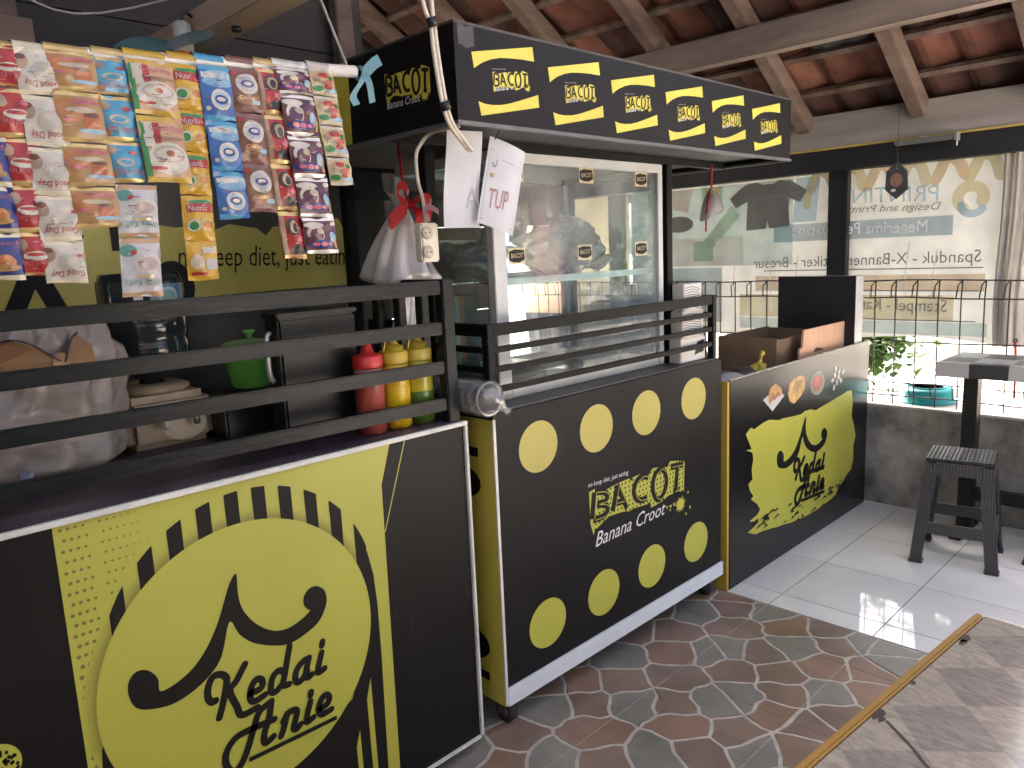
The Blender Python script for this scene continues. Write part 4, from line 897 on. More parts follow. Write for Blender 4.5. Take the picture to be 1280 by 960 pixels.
# each design: (sachet colour, crimp foil, list of prints in unit coordinates)
DES = {
 'blue': (DBL, CREAMF, [('e', .5, .35, .3, .2, ORG), ('e', .5, .2, .4, .1, AMB), ('t', 'Good', .15, .8, .9, .12, PNK, 0)]),
 'red': (RED, GOLD, [('e', .18, .78, .16, .16, BEIGE), ('e', .55, .46, .36, .13, WHT), ('e', .55, .5, .3, .05, RED), ('e', .8, .74, .13, .05, PNK), ('t', 'Good Day', .12, .17, .95, .15, PNK, 1)]),
 'white': (WHT, CREAMF, [('e', .12, .74, .15, .2, BEIGE), ('e', .1, .86, .12, .08, BRN), ('e', .6, .5, .3, .26, I(.5, .48, .42)), ('e', .86, .68, .1, .05, RED), ('t', 'Good Day', .12, .08, .92, .17, RED, 1)]),
 'gold': (AMB, GOLD, [('e', .28, .66, .34, .3, I(.48, .2, .07)), ('e', .62, .86, .3, .05, PNK), ('r', .52, .86, .2, .54, I(.5, .15, .06)), ('e', .69, .55, .17, .06, BRN), ('e', .7, .17, .3, .06, LBL), ('t', 'Good Day', .3, .82, .95, .12, PNK, 0), ('e', .5, .66, .32, .07, CRM), ('e', .2, .42, .12, .05, PNK)]),
 'sky': (SKY, GOLD, [('e', .1, .84, .16, .12, BEIGE), ('e', .45, .48, .28, .13, CRM), ('e', .45, .48, .2, .08, SKY), ('e', .7, .78, .14, .05, RED), ('t', 'Good Day', .1, .1, .95, .16, PNK, 1), ('e', .08, .1, .12, .08, ORG)]),
 'capp': (PEACH, I(.6, .40, .05), [('r', -.0, .12, 0, 1, GRN), ('e', .55, .34, .46, .3, WHT), ('r', .08, .3, .55, 1, WHT), ('r', .28, .42, .62, .98, RED), ('e', .56, .42, .36, .16, I(.5, .42, .36)), ('e', .56, .42, .3, .12, WHT), ('e', .56, .43, .09, .06, I(.38, .11, .05)), ('e', .28, .16, .2, .035, RED), ('t', 'Good Day', .22, .84, .97, .12, PNK, 0), ('t', 'Cappuccino', .25, .68, .95, .09, DBR, 0)]),
 'koffie': (I(.55, .56, .60), PEACH, [('e', .18, .86, .2, .13, TEAL), ('e', .3, .82, .07, .05, RED), ('e', .64, .58, .36, .2, WHT), ('e', .64, .58, .27, .14, I(.45, .37, .36)), ('r', .35, .75, .3, .34, GOLD), ('t', 'White Koffie', .05, .12, .97, .15, TEAL, 1)]),
 'sari': (YEL, YEL, [('e', .55, .94, .4, .06, GRN), ('r', .12, .97, .66, .9, RED), ('t', 'NutriSari', .16, .7, .94, .16, WHT, 0), ('e', .7, .32, .3, .2, I(.62, .46, .12)), ('e', .3, .3, .2, .17, WHT), ('e', .3, .29, .14, .12, GRN), ('e', .75, .32, .18, .1, ORG)]),
 'sari2': (YEL, YEL, [('r', .5, .95, .72, .92, WHT), ('r', .58, .95, .2, .55, I(.5, .5, .5)), ('e', .3, .45, .22, .24, I(.6, .5, .38)), ('r', .1, .6, .03, .13, RED)]),
 'milk': (BLU, SKY, [('e', .6, .86, .5, .16, LBL), ('e', .55, .74, .5, .12, I(.2, .4, .62)), ('r', .05, .9, .82, .94, WHT), ('e', .56, .35, .33, .24, WHT), ('e', .56, .35, .25, .18, LBL), ('e', .56, .35, .21, .11, DBL), ('e', .56, .36, .14, .05, WHT), ('e', .14, .14, .07, .05, WHT)]),
 'choc': (BRN, I(.24, .12, .10), [('e', .52, .66, .38, .28, WHT), ('e', .52, .66, .28, .2, I(.45, .46, .55)), ('e', .52, .66, .22, .1, DBL), ('e', .52, .67, .14, .05, WHT), ('e', .45, .22, .36, .13, I(.32, .16, .09)), ('r', .62, .9, .12, .23, LBL), ('t', 'Coklat', .18, .24, .7, .1, GOLD, 0), ('e', .12, .93, .12, .05, RED)]),
 'coffee': (RED, GOLD, [('r', .0, .18, 0, 1, BEIGE), ('e', .5, .72, .3, .22, DBR), ('e', .55, .72, .2, .17, I(.45, .33, .22)), ('e', .58, .69, .12, .12, BLK), ('e', .75, .4, .18, .08, PNK), ('r', .3, 1, .02, .2, BLK), ('e', .62, .17, .22, .1, BLK)]),
 'grape': (MAR, SILV, [('e', .32, .55, .25, .3, WHT), ('e', .34, .52, .2, .22, PURP), ('e', .45, .64, .12, .1, CRM), ('e', .3, .86, .3, .1, WHT), ('e', .78, .72, .24, .2, PURP), ('e', .83, .42, .1, .2, LBL), ('e', .45, .2, .42, .14, DBL), ('r', .88, .96, .05, .4, AMB), ('e', .9, .9, .1, .07, WHT), ('e', .28, .2, .1, .07, PNK), ('e', .5, .2, .1, .08, PNK), ('e', .7, .2, .08, .06, PNK), ('e', .15, .35, .1, .12, PURP)]),
 'tea': (I(.58, .48, .28), WHT, [('e', .5, .7, .42, .24, PEACH), ('e', .22, .2, .2, .13, GRN), ('e', .75, .15, .3, .1, LBL), ('e', .48, .78, .2, .12, RED), ('e', .62, .5, .22, .13, I(.55, .14, .10)), ('e', .6, .28, .16, .1, RED), ('e', .82, .72, .1, .1, GRN), ('t', 'Tea', .08, .42, .5, .2, TEAL, 0)]),
}
def sachet(parent, kind, x, y, ztop, w, h, slant, seed, dx=0, tilt=0):
    base, crimp, prints = DES[kind]; rnd = random.Random(seed); p1, p2 = rnd.uniform(0, 6), rnd.uniform(0, 6)
    def surf(u, v, d=0):
        bul = .0085*max(0, sin(pi*min(1, max(0, u))))**.7*max(0, sin(pi*min(1, max(0, v))))**.6
        wr = .0018*sin(7*u+5*v+p1)+.0012*sin(13*v-9*u+p2)
        return (x+(u-.5)*w+slant*(1-v)*h+dx, y-bul-wr-d+tilt*(1-v)*h, ztop-(1-v)*h+.002*sin(3*u+p1)*(1 if v < .05 else 0))
    b = MB().use(base); b.grid(lambda u, v: surf(u, .09+.82*v), 8, 9)
    b.use(crimp); b.grid(lambda u, v: surf(u, .91+.09*v, .0004*sin(v*19)), 8, 2); b.grid(lambda u, v: surf(u, .09*v, .0004*sin(v*19)), 8, 2)
    b.use(base); b.grid(lambda u, v: (lambda q: (q[0], 2*(y+tilt*(1-v)*h)-q[1]+.001, q[2]))(surf(u, v)), 8, 8)
    o = part('sachet', b, None, parent)
    pb = MB(); dpt = [.0010]
    def S(a, b_, d): return surf(min(1, max(0, a)), .09+.82*min(1, max(0, b_)), d)
    for pr_ in prints:
        dpt[0] += .00012; d = dpt[0]
        if pr_[0] == 'e': pb.use(pr_[5]); pb.ell(pr_[1], pr_[2], pr_[3], pr_[4], S, d, 16, 3)
        elif pr_[0] == 'r': pb.use(pr_[5]); pb.rect(pr_[1], pr_[2], pr_[3], pr_[4], S, d, 4)
        else:
            _, body, a0, b0, a1, hh, m_, flip = pr_; pb.use(m_)
            if flip: pb.text(body, S, (a1, b0+hh), (a0, b0+hh), (a1, b0), d)
            else: pb.text(body, S, (a0, b0), (a1, b0), (a0, b0+hh), d)
    for q in range(8):
        dpt[0] += .00004; a0, b0, ln = rnd.uniform(.06, .8), rnd.uniform(.08, .92), rnd.uniform(.05, .2)
        pb.use(rnd.choice(MINI)); pb.rect(a0, a0+ln, b0, b0+rnd.uniform(.01, .02), S, dpt[0], 2)
    part('printed_label', pb, None, o)
    return o
def strip(kind, label, x, w, ztop, zbots, y, slant=0, last=None, tilt=0):
    t = thing('sachet_strip', label, 'sachets', (x, y, ztop), 'sachet strips hanging from the pipe')
    z = ztop
    for i, zb in enumerate(zbots):
        k = last if (last and i == len(zbots)-1) else kind
        sachet(t, k, x+slant*(ztop-z), y+tilt*(ztop-z), z, w, z-zb-.0012, slant, hash_(kind)+i, 0, tilt); z = zb
    if ztop > 1.7:                        # the strip is folded over the pipe
        fb = MB(); fb.grid(lambda u, v: (x-w*.46+w*.92*u, PIPE_Y+(.0145*cos(pi*v))*-1, pz(x)+.004+.0145*sin(pi*v)), 4, 8)
        part('fold', fb, DES[kind][1], t)
    return t
def hash_(s): return sum(ord(c)*(i+3) for i, c in enumerate(s))
YS = 1.435
strip('blue', 'dark blue sachet strip cut off by the left picture edge', .297, .054, 1.612, (1.537, 1.466, 1.393), YS-.006)
strip('red', 'red coffee sachet strip, leftmost long strip beside the white one', .342, .05, 1.752, (1.688, 1.613, 1.540, 1.467, 1.396), YS, -.004)
strip('white', 'white coffee sachet strip between the red and the orange-gold strips', .384, .062, 1.752, (1.68, 1.60, 1.525, 1.452, 1.382), YS-.004, .0)
strip('gold', 'orange-gold coffee sachet strip between the white and the light blue strips', .432, .072, 1.754, (1.692, 1.61, 1.54, 1.473), YS-.007, .04)
strip('sky', 'light blue coffee sachet strip of three, shorter than the gold strip', .496, .056, 1.754, (1.692, 1.618, 1.55), YS, .03)
strip('capp', 'strip of two large cappuccino sachets with green left edges', .556, .078, 1.757, (1.664, 1.549), YS-.008, .07)
strip('koffie', 'two pale grey white-coffee sachets hanging low below the cappuccino pair', .512, .068, 1.546, (1.455, 1.351), YS-.004, -.06)
strip('sari', 'yellow orange-drink sachet strip, the longest yellow one', .622, .058, 1.76, (1.682, 1.608, 1.53, 1.448, 1.376), YS, -.02, 'sari2')
strip('milk', 'bright blue milk sachet strip with white oval emblems', .672, .06, 1.764, (1.666, 1.575, 1.487), YS-.005, .05)
strip('choc', 'brown chocolate milk sachet strip with white oval emblems', .732, .058, 1.768, (1.686, 1.593, 1.499), YS-.002, .055)
strip('coffee', 'narrow red and black coffee sachet strip with gold crimps', .784, .05, 1.774, (1.688, 1.594, 1.503, 1.407), YS+.001, .07)
strip('grape', 'purple-maroon sachet strip with white borders, broadest on the right', .834, .075, 1.779, (1.73, 1.65, 1.57, 1.49, 1.417), YS-.006, .1)
strip('tea', 'small pale tea sachet strip, last one before the bare pipe end', .902, .056, 1.788, (1.735, 1.677, 1.614, 1.558), YS, .14)

# ================================================================== things on and behind the drinks counter
def bottle(name, label, x, y, z0, body, fill, cap, fillh, red=False):
    t = thing(name, label, 'bottle', (x, y, z0), 'sauce bottles behind the railing')
    r_ = .037
    part('body', MB().lathe([(.0, .002), (r_*.86, .0), (r_, .012), (r_, .10), (r_*.985, .15), (r_*.97, .165), (r_*.80, .178)], (x, y, z0), 24), body, t)
    part('fill', MB().lathe([(r_+.0006, .004), (r_+.0006, fillh), (r_+.0002, fillh+.002)], (x, y, z0), 24), fill, t)
    cp = part('cap', MB().lathe([(r_*1.0, .166), (r_*1.02, .17), (r_*1.02, .196), (r_*.9, .2)] + ([(r_*.5, .203), (r_*.3, .225), (r_*.16, .24), (.004, .242)] if red else [(r_*.72, .201), (r_*.72, .212), (r_*.5, .213), (r_*.3, .222), (r_*.2, .24), (.004, .241)]), (x, y, z0), 24), cap, t)
    if not red: part('cap_strap', MB().tube(catmull([(x-.008, y, z0+.238), (x-.03, y-.012, z0+.228), (x-.038, y-.01, z0+.2)], 4), .003, 6), cap, t)
    return t
bottle('sauce_bottle', 'squeeze bottle of red chilli sauce with red pointed cap', 1.075, 1.603, .968, thin('clear_pinkish', (.55, .35, .33), .4, clear=.25), mat('chilli_sauce', (.34, .07, .055), .3, var=.12, scale=20), mat('red_cap', (.55, .03, .03), .35), .155, True)
bottle('sauce_bottle', 'bright yellow squeeze bottle of mustard between the red and the green', 1.157, 1.606, .968, mat('yellow_bottle', (.66, .43, .02), .3, var=.05), mat('yellow_fill', (.62, .42, .015), .32, var=.05), mat('yellow_cap', (.52, .37, .04), .4), .11)
bottle('sauce_bottle', 'yellow-topped squeeze bottle of green sauce nearest the railing post', 1.232, 1.603, .968, mat('olive_yellow_bottle', (.42, .36, .02), .3), mat('green_sauce', (.07, .14, .02), .3), mat('olive_cap', (.46, .34, .05), .4), .085)
bb = thing('black_box', 'tall black box standing behind the railing beside the red bottle', 'box', (.93, 1.67, .968))
part('case', MB().box(.874, 1.088, 1.66, 1.733, .968, 1.272), mat('black_plastic_case', (.009, .010, .0105), .42, var=.2, spec=.3), bb, bevel=.006)
part('lid', MB().box(.870, 1.092, 1.657, 1.736, 1.2722, 1.284), mat('black_plastic_case', (.009, .010, .0105), .42, var=.2, spec=.3), bb, bevel=.003)
part('handle', MB().tube(catmull([(.872, 1.70, 1.24), (.862, 1.70, 1.22), (.862, 1.70, 1.14), (.872, 1.70, 1.12)], 4), .007, 8), ALU, bb)
sv = thing('gas_stove', 'low black stove under the green pot', 'stove', (.94, 1.93, .968))
part('body', MB().box(.80, 1.10, 1.83, 2.06, .972, 1.055), mat('black_enamel', (.014, .013, .013), .35), sv, bevel=.006)
part('burner', MB().lathe([(.05, 0), (.055, .012), (.03, .016)], (.93, 1.93, 1.055), 20), BLACK_STEEL, sv)
for a in range(4): part('trivet_bar', MB().bar((.93+.035*cos(a*pi/2), 1.93+.035*sin(a*pi/2), 1.076), (.93+.085*cos(a*pi/2), 1.93+.085*sin(a*pi/2), 1.076), .006, .006), BLACK_STEEL, sv)
part('knob', MB().tube([(.95, 1.83, 1.01), (.95, 1.812, 1.01)], .014, 12), CREAM_PLASTIC, sv)
pt = thing('green_pot', 'lime green lidded pot standing on the black stove', 'pot', (.93, 1.93, 1.079))
GP = mat('green_plastic', (.14, .50, .09), .35, var=.08)
part('pot_body', MB().lathe([(0, 0), (.05, .001), (.058, .01), (.067, .08), (.072, .11), (.069, .108), (.06, .03), (0, .02)], (.93, 1.93, 1.079), 28), GP, pt)
ld = part('lid', MB().lathe([(.074, .111), (.075, .116), (.06, .123), (.02, .128), (0, .128)], (.93, 1.93, 1.079), 28), mat('pale_green_plastic', (.24, .40, .16), .35), pt)
part('knob', MB().lathe([(.007, .128), (.006, .138), (.016, .147), (.014, .152), (0, .153)], (.93, 1.93, 1.079), 16), GP, ld)
dsp = thing('water_dispenser', 'beige tabletop water dispenser with taps behind the railing', 'water dispenser', (.70, 1.97, .968))
BEI = mat('beige_plastic', (.34, .255, .175), .4, var=.08)
part('housing', MB().box(.595, .80, 1.90, 2.10, .969, 1.098), BEI, dsp, bevel=.018)
part('collar', MB().lathe([(.085, 0), (.088, .012), (.07, .022)], (.695, 2.0, 1.098), 24), BEI, dsp)
part('front_plate', MB().ell(.725, 1.025, .055, .045, PY(1.9), .002, 32), mat('beige_plate', (.5, .41, .3), .3), dsp)
for x, m_ in ((.672, CREAM_PLASTIC), (.745, mat('grey_tap', (.2, .18, .16), .3, metal=.5))):
    tpz = part('tap', MB().tube([(x, 1.9, 1.045), (x, 1.875, 1.045), (x, 1.868, 1.02)], .008, 8), m_, dsp)
    part('lever', MB().box(x-.006, x+.006, 1.866, 1.88, 1.051, 1.072), BLACK_STEEL, tpz)
gal = thing('water_bottle', 'large dark water bottle upside down on the dispenser with blue label', 'bottle', (.695, 2.0, 1.12))
GALM = mat('dark_blue_clear_plastic', (.018, .026, .032), .12, var=.3)
part('bottle_body', MB().lathe([(.03, -.02), (.03, .01), (.075, .03), (.097, .06), (.099, .1), (.094, .112), (.099, .124), (.099, .165), (.094, .178), (.099, .19), (.099, .25), (.09, .272), (0, .276)], (.695, 2.0, 1.12), 28), GALM, gal)
def cyl(cx, cy, r_): return lambda a, b_, d=0: (cx+(r_+d)*sin(a/r_), cy-(r_+d)*cos(a/r_), b_)
PGc = cyl(.695, 2.0, .099)
part('label', MB().rect(-.015, .085, 1.305, 1.365, PGc, .0012, 6), I(.06, .17, .32), gal); part('printed_emblem', MB().ell(.03, 1.337, .027, .021, PGc, .002, 20, 2), LBL, gal); part('printed_emblem', MB().ell(.03, 1.337, .02, .014, PGc, .0026, 20, 2), TEAL, gal)
for zz, in ((1.33,), (1.30,)): part('grip', MB().rect(-.05, -.03, zz, zz+.008, PGc, .0015, 2), WHITE_PLASTIC, gal)
# printed carrier bag
BAGM = thin('white_carrier_bag', (.40, .355, .325), .25, rough=.3, gloss=.2, bump=.5, bscale=16)
sbg = thing('carrier_bag', 'crumpled white carrier bag with brown bow print behind the railing', 'bag', (.40, 1.86, .968))
def bagf(u, v):
    a = 2*pi*u; k = 1+.06*sin(5*a+4*v)+.04*sin(11*a-6*v)
    s = (1.05-.25*v-.35*max(0, v-.75)*2)*(1-max(0, .08-v)*3)
    q = noise.noise_vector(Vector((cos(a)*2.2, sin(a)*2.2, v*5)))*.016+noise.noise_vector(Vector((cos(a)*6, sin(a)*6, v*12)))*.007
    return (.395+.17*s*cos(a)*k+.05*v+q.x, 1.86+.10*s*sin(a)*k+q.y, .974+.335*v+.012*sin(3*a+2)*v+q.z*.5*v)
b = MB().grid(bagf, 90, 60); part('sack', b, BAGM, sbg)
def PBag(a, b_, d=0):
    v = (b_-.970)/.335; s = 1.05-.25*v-.35*max(0, v-.75)*2; ca = max(-.98, min(.98, (a-.395-.05*v)/(.17*s)))
    an = -math.acos(ca); k = 1+.06*sin(5*an+4*v)+.04*sin(11*an-6*v)
    return (.395+.17*s*ca*k+.05*v, 1.86+.10*s*sin(an)*k-.017-d, b_)
TANI = I(.36, .19, .07)
bw = MB().poly([(.435, 1.225), (.40, 1.255), (.365, 1.27), (.335, 1.262), (.33, 1.225), (.345, 1.19), (.39, 1.19), (.42, 1.2)], PBag, .001); part('printed_bow', bw, TANI, sbg)
part('printed_bow', MB().poly([(.445, 1.22), (.465, 1.26), (.48, 1.275), (.51, 1.25), (.52, 1.205), (.49, 1.195), (.46, 1.205)], PBag, .001), TANI, sbg)
part('printed_knot', MB().ell(.438, 1.222, .016, .02, PBag, .002, 14), I(.42, .25, .12), sbg)
part('printed_outline', MB().stroke([(.435, 1.225), (.40, 1.256), (.365, 1.272), (.333, 1.264), (.328, 1.225), (.345, 1.19)], .004, PBag, .003), DBR, sbg)
part('printed_outline', MB().stroke([(.445, 1.222), (.465, 1.262), (.482, 1.277)], .004, PBag, .003), DBR, sbg)
part('printed_scribble', MB().stroke([(.42, 1.098), (.422, 1.076), (.436, 1.08), (.44, 1.092), (.447, 1.078), (.455, 1.094), (.463, 1.08), (.472, 1.096), (.484, 1.086)], .0028, PBag, .003), DBR, sbg)
part('printed_mark', MB().ell(.345, 1.005, .012, .009, PBag, .003, 12), I(.08, .13, .35), sbg)
kb = thing('paper_sack', 'brown paper sack slumped behind the white carrier bag', 'bag', (.545, 1.99, .968))
b = MB(); blob(b, (.515, 1.995, 1.13), (.072, .055, .16), 3, .12); part('sack', b, mat('brown_paper', (.16, .085, .05), .7, var=.2, bump=.4, bscale=20), kb)
part('folded_top', MB().grid(lambda u, v: (.47+.09*u, 1.99+.008*sin(8*u), 1.27+.035*v), 6, 2), mat('brown_paper', (.16, .085, .05), .7), kb)

# back banner with the slogan
bk = thing('wall_banner', 'black and olive-yellow slogan banner on the dark wall behind the counter', 'banner', (.6, 2.55, .95))
YBK = 2.56
part('sheet', MB().grid(lambda u, v: (-1.0+2.85*u, YBK+.004*sin(9*u+4*v), .80+1.22*v), 40, 10), mat('black_banner', (.013, .013, .013), .35, var=.3, bump=.2, bscale=5), bk)
PK = PY(YBK-.006)
OLV = mat('olive_yellow_print', (.44, .38, .075), .45, var=.1, scale=4)
k5 = 2.554/2.5
part('printed_field', MB().poly([(-.2, 1.0), (-.2, 1.62), (.1, 1.6), (.5, 1.58), (.8, 1.56), (1.02, 1.53), (1.1, 1.535), (1.13, 1.515), (1.2, 1.54), (1.3, 1.525), (1.33, 1.50), (1.36, 1.53), (1.5, 1.54), (1.63, 1.56), (1.66, 1.50), (1.69, 1.42), (1.665, 1.31), (1.2, 1.305), (1.0, 1.30), (.93, 1.20), (.8, 1.12), (.7, 1.0)], PK, .0012), OLV, bk)
vs_, fs_, (tx0, tx1, ty1) = text_mesh('no keep diet, just eating')
_, _, (ex0, ex1, _) = text_mesh('eep diet, just eating')
full = (tx1-tx0)*(1.675-1.137)/(ex1-ex0)
part('printed_lettering', MB().text('no keep diet, just eating', PK, (1.675-full, 1.405), (1.675, 1.385), (1.675-full+.008, 1.475), .0024), INK, bk)
part('printed_letter', MB().ell(.99, 1.34, .07, .085, PK, .0026, 28), INK, bk)
part('printed_letter', MB().stroke([(.50, 1.22), (.60, 1.42)], .05, PK, .0026, caps=False), INK, bk); part('printed_letter', MB().stroke([(.60, 1.42), (.68, 1.22)], .05, PK, .0027, caps=False), INK, bk)
part('printed_lettering', MB().text('BACOT', PK, (.1, 1.47), (.9, 1.46), (.1, 1.56), .0026), INK, bk)

# hanging fan
fn = thing('hanging_fan', 'small hanging fan with pale blue blades above the sachets', 'fan', (.914, 2.10, 1.93))
FB = thin('blue_fan_blade', (.20, .46, .62), .3)
part('motor', MB().lathe([(.012, .11), (.024, .10), (.026, .04), (.02, .02), (.0, .02)][::-1], (.914, 2.10, 1.925), 18), mat('grey_motor', (.35, .34, .32), .5), fn)
for k in range(3):
    a = radians(138)+k*2*pi/3
    def bl_(u, v, a=a):
        r_ = .022+.15*u; w_ = (.06*sin(pi*(.12+.8*u))**.7)*(v-.5); t = .35*(1-.4*u)
        x, y, z = r_, w_*cos(t)*2, w_*sin(t)*2
        return (.914+x*cos(a)-y*sin(a), 2.10+x*sin(a)+y*cos(a), 1.968+z)
    part('blade', MB().grid(bl_, 10, 4), FB, fn)
part('spinner_cap', MB().lathe([(0, -.02), (.02, -.012), (.026, .003), (.02, .012)], (.914, 2.10, 1.95), 16), mat('orange_plastic', (.55, .16, .05), .4), fn)
part('hook', MB().tube([(.914, 2.10, 2.03), (.918, 2.10, 2.05), (.93, 2.10, 2.06), (.9445, 2.10, 2.05)], .004, 6), BLACK_STEEL, fn)
solo('roof_wire', MB().tube(catmull([(-.3, 2.2, 2.03), (.2, 2.2, 2.07), (.42, 2.2, 2.13), (.55, 2.2, 2.07), (.75, 2.2, 2.05), (1.26, 2.2, 2.26)], 5), .003, 6), mat('grey_string', (.25, .24, .23), .8), 'thin grey wire sagging under the roof above the sachets', 'wire', (.3, 2.2, 2.05))

# ================================================================== hanging near the cart corner
cbl = thing('power_cable', 'twin cream power cable tied down past the canopy corner', 'cable', (1.12, 1.33, 1.66))
c1 = [(1.03, 1.33, 2.5), (1.07, 1.33, 2.1), (1.098, 1.332, 1.932), (1.116, 1.332, 1.888), (1.121, 1.333, 1.84), (1.128, 1.333, 1.784), (1.139, 1.334, 1.728), (1.157, 1.336, 1.687), (1.19, 1.338, 1.655), (1.24, 1.37, 1.64)]
part('strand', MB().tube(catmull(c1, 6), .0048, 8), CABLE, cbl)
part('strand', MB().tube(catmull([(1.16, 1.33, 2.5), (1.145, 1.332, 2.1), (1.122, 1.33, 1.95)]+[(x+.008, y-.003, z) for x, y, z in c1[3:]], 6), .0048, 8), CABLE, cbl)
for p in ((1.119, 1.331, 1.892), (1.1445, 1.333, 1.725)): part('tape_wrap', MB().tube([(p[0]-.002, p[1], p[2]+.008), (p[0]+.004, p[1], p[2]-.01)], .012, 10), BLACK_STEEL, cbl)
ex = thing('extension_socket', 'cream extension socket dangling on its cable beside the white bag', 'socket', (1.205, 1.50, 1.39))
part('cord', MB().tube(catmull([(1.262, 1.42, 1.703), (1.225, 1.48, 1.693), (1.196, 1.49, 1.666), (1.184, 1.495, 1.637), (1.187, 1.498, 1.582), (1.199, 1.5, 1.545), (1.204, 1.5, 1.50), (1.205, 1.5, 1.482)], 5), .0045, 8), CABLE, ex)
sk = part('case', MB().box(1.178, 1.232, 1.485, 1.515, 1.388, 1.482), CREAM_PLASTIC, ex, bevel=.004)
PSK = PY(1.485)
for z in (1.458, 1.412):
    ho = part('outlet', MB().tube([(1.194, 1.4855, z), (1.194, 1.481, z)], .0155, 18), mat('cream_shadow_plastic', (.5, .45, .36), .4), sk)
    for dx in (-.006, .006): part('pin_hole', MB().ell(1.194+dx, z, .0022, .0022, PSK, .0046, 8), BLACK_STEEL, ho)
pr_ = MB(); ribbon(pr_, [(1.196, 1.492, 1.515), (1.21, 1.486, 1.52), (1.24, 1.49, 1.508)], .014); ribbon(pr_, [(1.196, 1.492, 1.512), (1.2, 1.486, 1.5), (1.206, 1.49, 1.485)], .012, (1, 0, 0)); ribbon(pr_, [(1.2, 1.49, 1.512), (1.212, 1.485, 1.53), (1.216, 1.49, 1.54)], .007, (1, 0, 0))
part('pink_tie', pr_, thin('pink_tie', (.55, .30, .30), .3), ex)
wb = thing('plastic_bag', 'white plastic bag hung up with a red ribbon between counter and cart', 'bag', (1.335, 1.78, 1.2))
CLB = thin('milky_bag', (.74, .71, .71), .4, clear=.22, rough=.22, gloss=.35, bump=.6, bscale=16)
b = MB()
def wbag(u, v):
    a = 2*pi*u; t = 1-v
    r_ = .014+.105*min(1, t*1.75)**.9
    if t > .57: r_ -= .075*min(1, (t-.57)/.12)
    k = 1+.13*sin(5*a+3*v)*t+.08*sin(9*a-7*v)
    return (1.338+r_*k*cos(a)+.012*sin(7*v), 1.78+r_*k*.8*sin(a), 1.18+.37*v+.015*t*sin(3*a))
b.grid(wbag, 48, 34); part('sack', b, CLB, wb)
part('crumpled_top', MB().grid(lambda u, v: (1.338+(.014+.02*v)*cos(2*pi*u)*(1+.4*sin(6*pi*u)), 1.78+(.014+.02*v)*sin(2*pi*u), 1.548+.035*v+.01*sin(6*pi*u)), 24, 4), CLB, wb)
rb = MB(); c0 = (1.335, 1.73, 1.545)
ribbon(rb, [c0, (1.315, 1.71, 1.59), (1.275, 1.70, 1.585), (1.29, 1.705, 1.555), c0], .022); ribbon(rb, [c0, (1.29, 1.70, 1.535), (1.245, 1.70, 1.505), (1.255, 1.705, 1.488), (1.315, 1.715, 1.53)], .022)
ribbon(rb, [c0, (1.36, 1.70, 1.56), (1.385, 1.705, 1.53), (1.38, 1.705, 1.50)], .02, (1, 0, .2)); ribbon(rb, [c0, (1.345, 1.70, 1.52), (1.34, 1.70, 1.475)], .03, (1, 0, 0)); ribbon(rb, [c0, (1.365, 1.70, 1.565), (1.395, 1.705, 1.56)], .018)
part('red_ribbon', rb, thin('red_ribbon', (.34, .006, .01), .3, rough=.4, gloss=.06), wb)
part('red_ribbon', MB().tube([(1.335, 1.735, 1.55), (1.34, 1.76, 1.62), (1.35, 1.78, 1.7165)], .004, 6), thin('red_ribbon', (.50, .02, .025)), wb)
# two closed-signs
SGN = thin('paper_card', (.66, .65, .68), .2, rough=.5, gloss=.06)
s1 = thing('hanging_sign', 'blank white paper sign hanging behind the lettered one at the canopy corner', 'sign', (1.24, 1.41, 1.46))
S1 = lambda u, v: (1.222+.095*u-.022*(1-v), 1.425-.02*u+.004*sin(5*v), 1.466+.226*v)
part('sheet', MB().grid(S1, 6, 8), SGN, s1)
part('string', MB().tube([(1.235, 1.423, 1.688), (1.24, 1.42, 1.694)], .0015, 5), WIRE, s1)
part('lettering', MB().text('A', lambda a, b_, d=0: (lambda q: (q[0], q[1]-d, q[2]))(S1(a, b_)), (.6, .2), (.95, .2), (.62, .42), .0015), mat('faint_grey', (.36, .36, .38), .5), s1)
s2 = thing('hanging_sign', 'white laminated sign with red capital letters hanging at the canopy corner', 'sign', (1.35, 1.37, 1.44))
def S2(u, v, d=0):
    p = Vector((1.278, 1.395, 1.478))+Vector((.098, -.022, -.036))*u+Vector((.058, .0, .205))*v
    return (p.x, p.y-.006*sin(pi*u)-d, p.z)
def S2p(a, b_, d=0): return S2(a, b_, d)
part('sheet', MB().grid(lambda u, v: S2(u, v), 6, 6), SGN, s2)
part('lettering', MB().text('TUTUP', S2p, (-.32, .19), (.66, .22), (-.32, .42), .0015), thin('sign_red', (.40, .22, .18), .2), s2) if False else part('lettering', MB().text('TUP', S2p, (.16, .2), (.68, .245), (.17, .43), .0015), thin('sign_red', (.40, .22, .18), .2), s2)
part('border', MB().stroke([(.06, .06), (.93, .06), (.93, .86), (.06, .86), (.06, .06)], .012, S2p, .0012, 0), mat('faint_grey', (.36, .36, .38), .5), s2)
part('printed_mark', MB().stroke([(.14, .72), (.18, .68), (.24, .70), (.25, .76)], .02, S2p, .0012), mat('faint_dark', (.2, .2, .24), .5), s2); part('printed_mark', MB().rect(.12, .22, .55, .6, S2p, .0012, 2), I(.5, .44, .2), s2)
part('printed_rule', MB().rect(.35, .7, .78, .79, S2p, .0012, 2), mat('faint_grey', (.36, .36, .38), .5), s2)
part('string', MB().tube([S2(.12, .98, .001), (1.34, 1.36, 1.7)], .0015, 5), WIRE, s2)
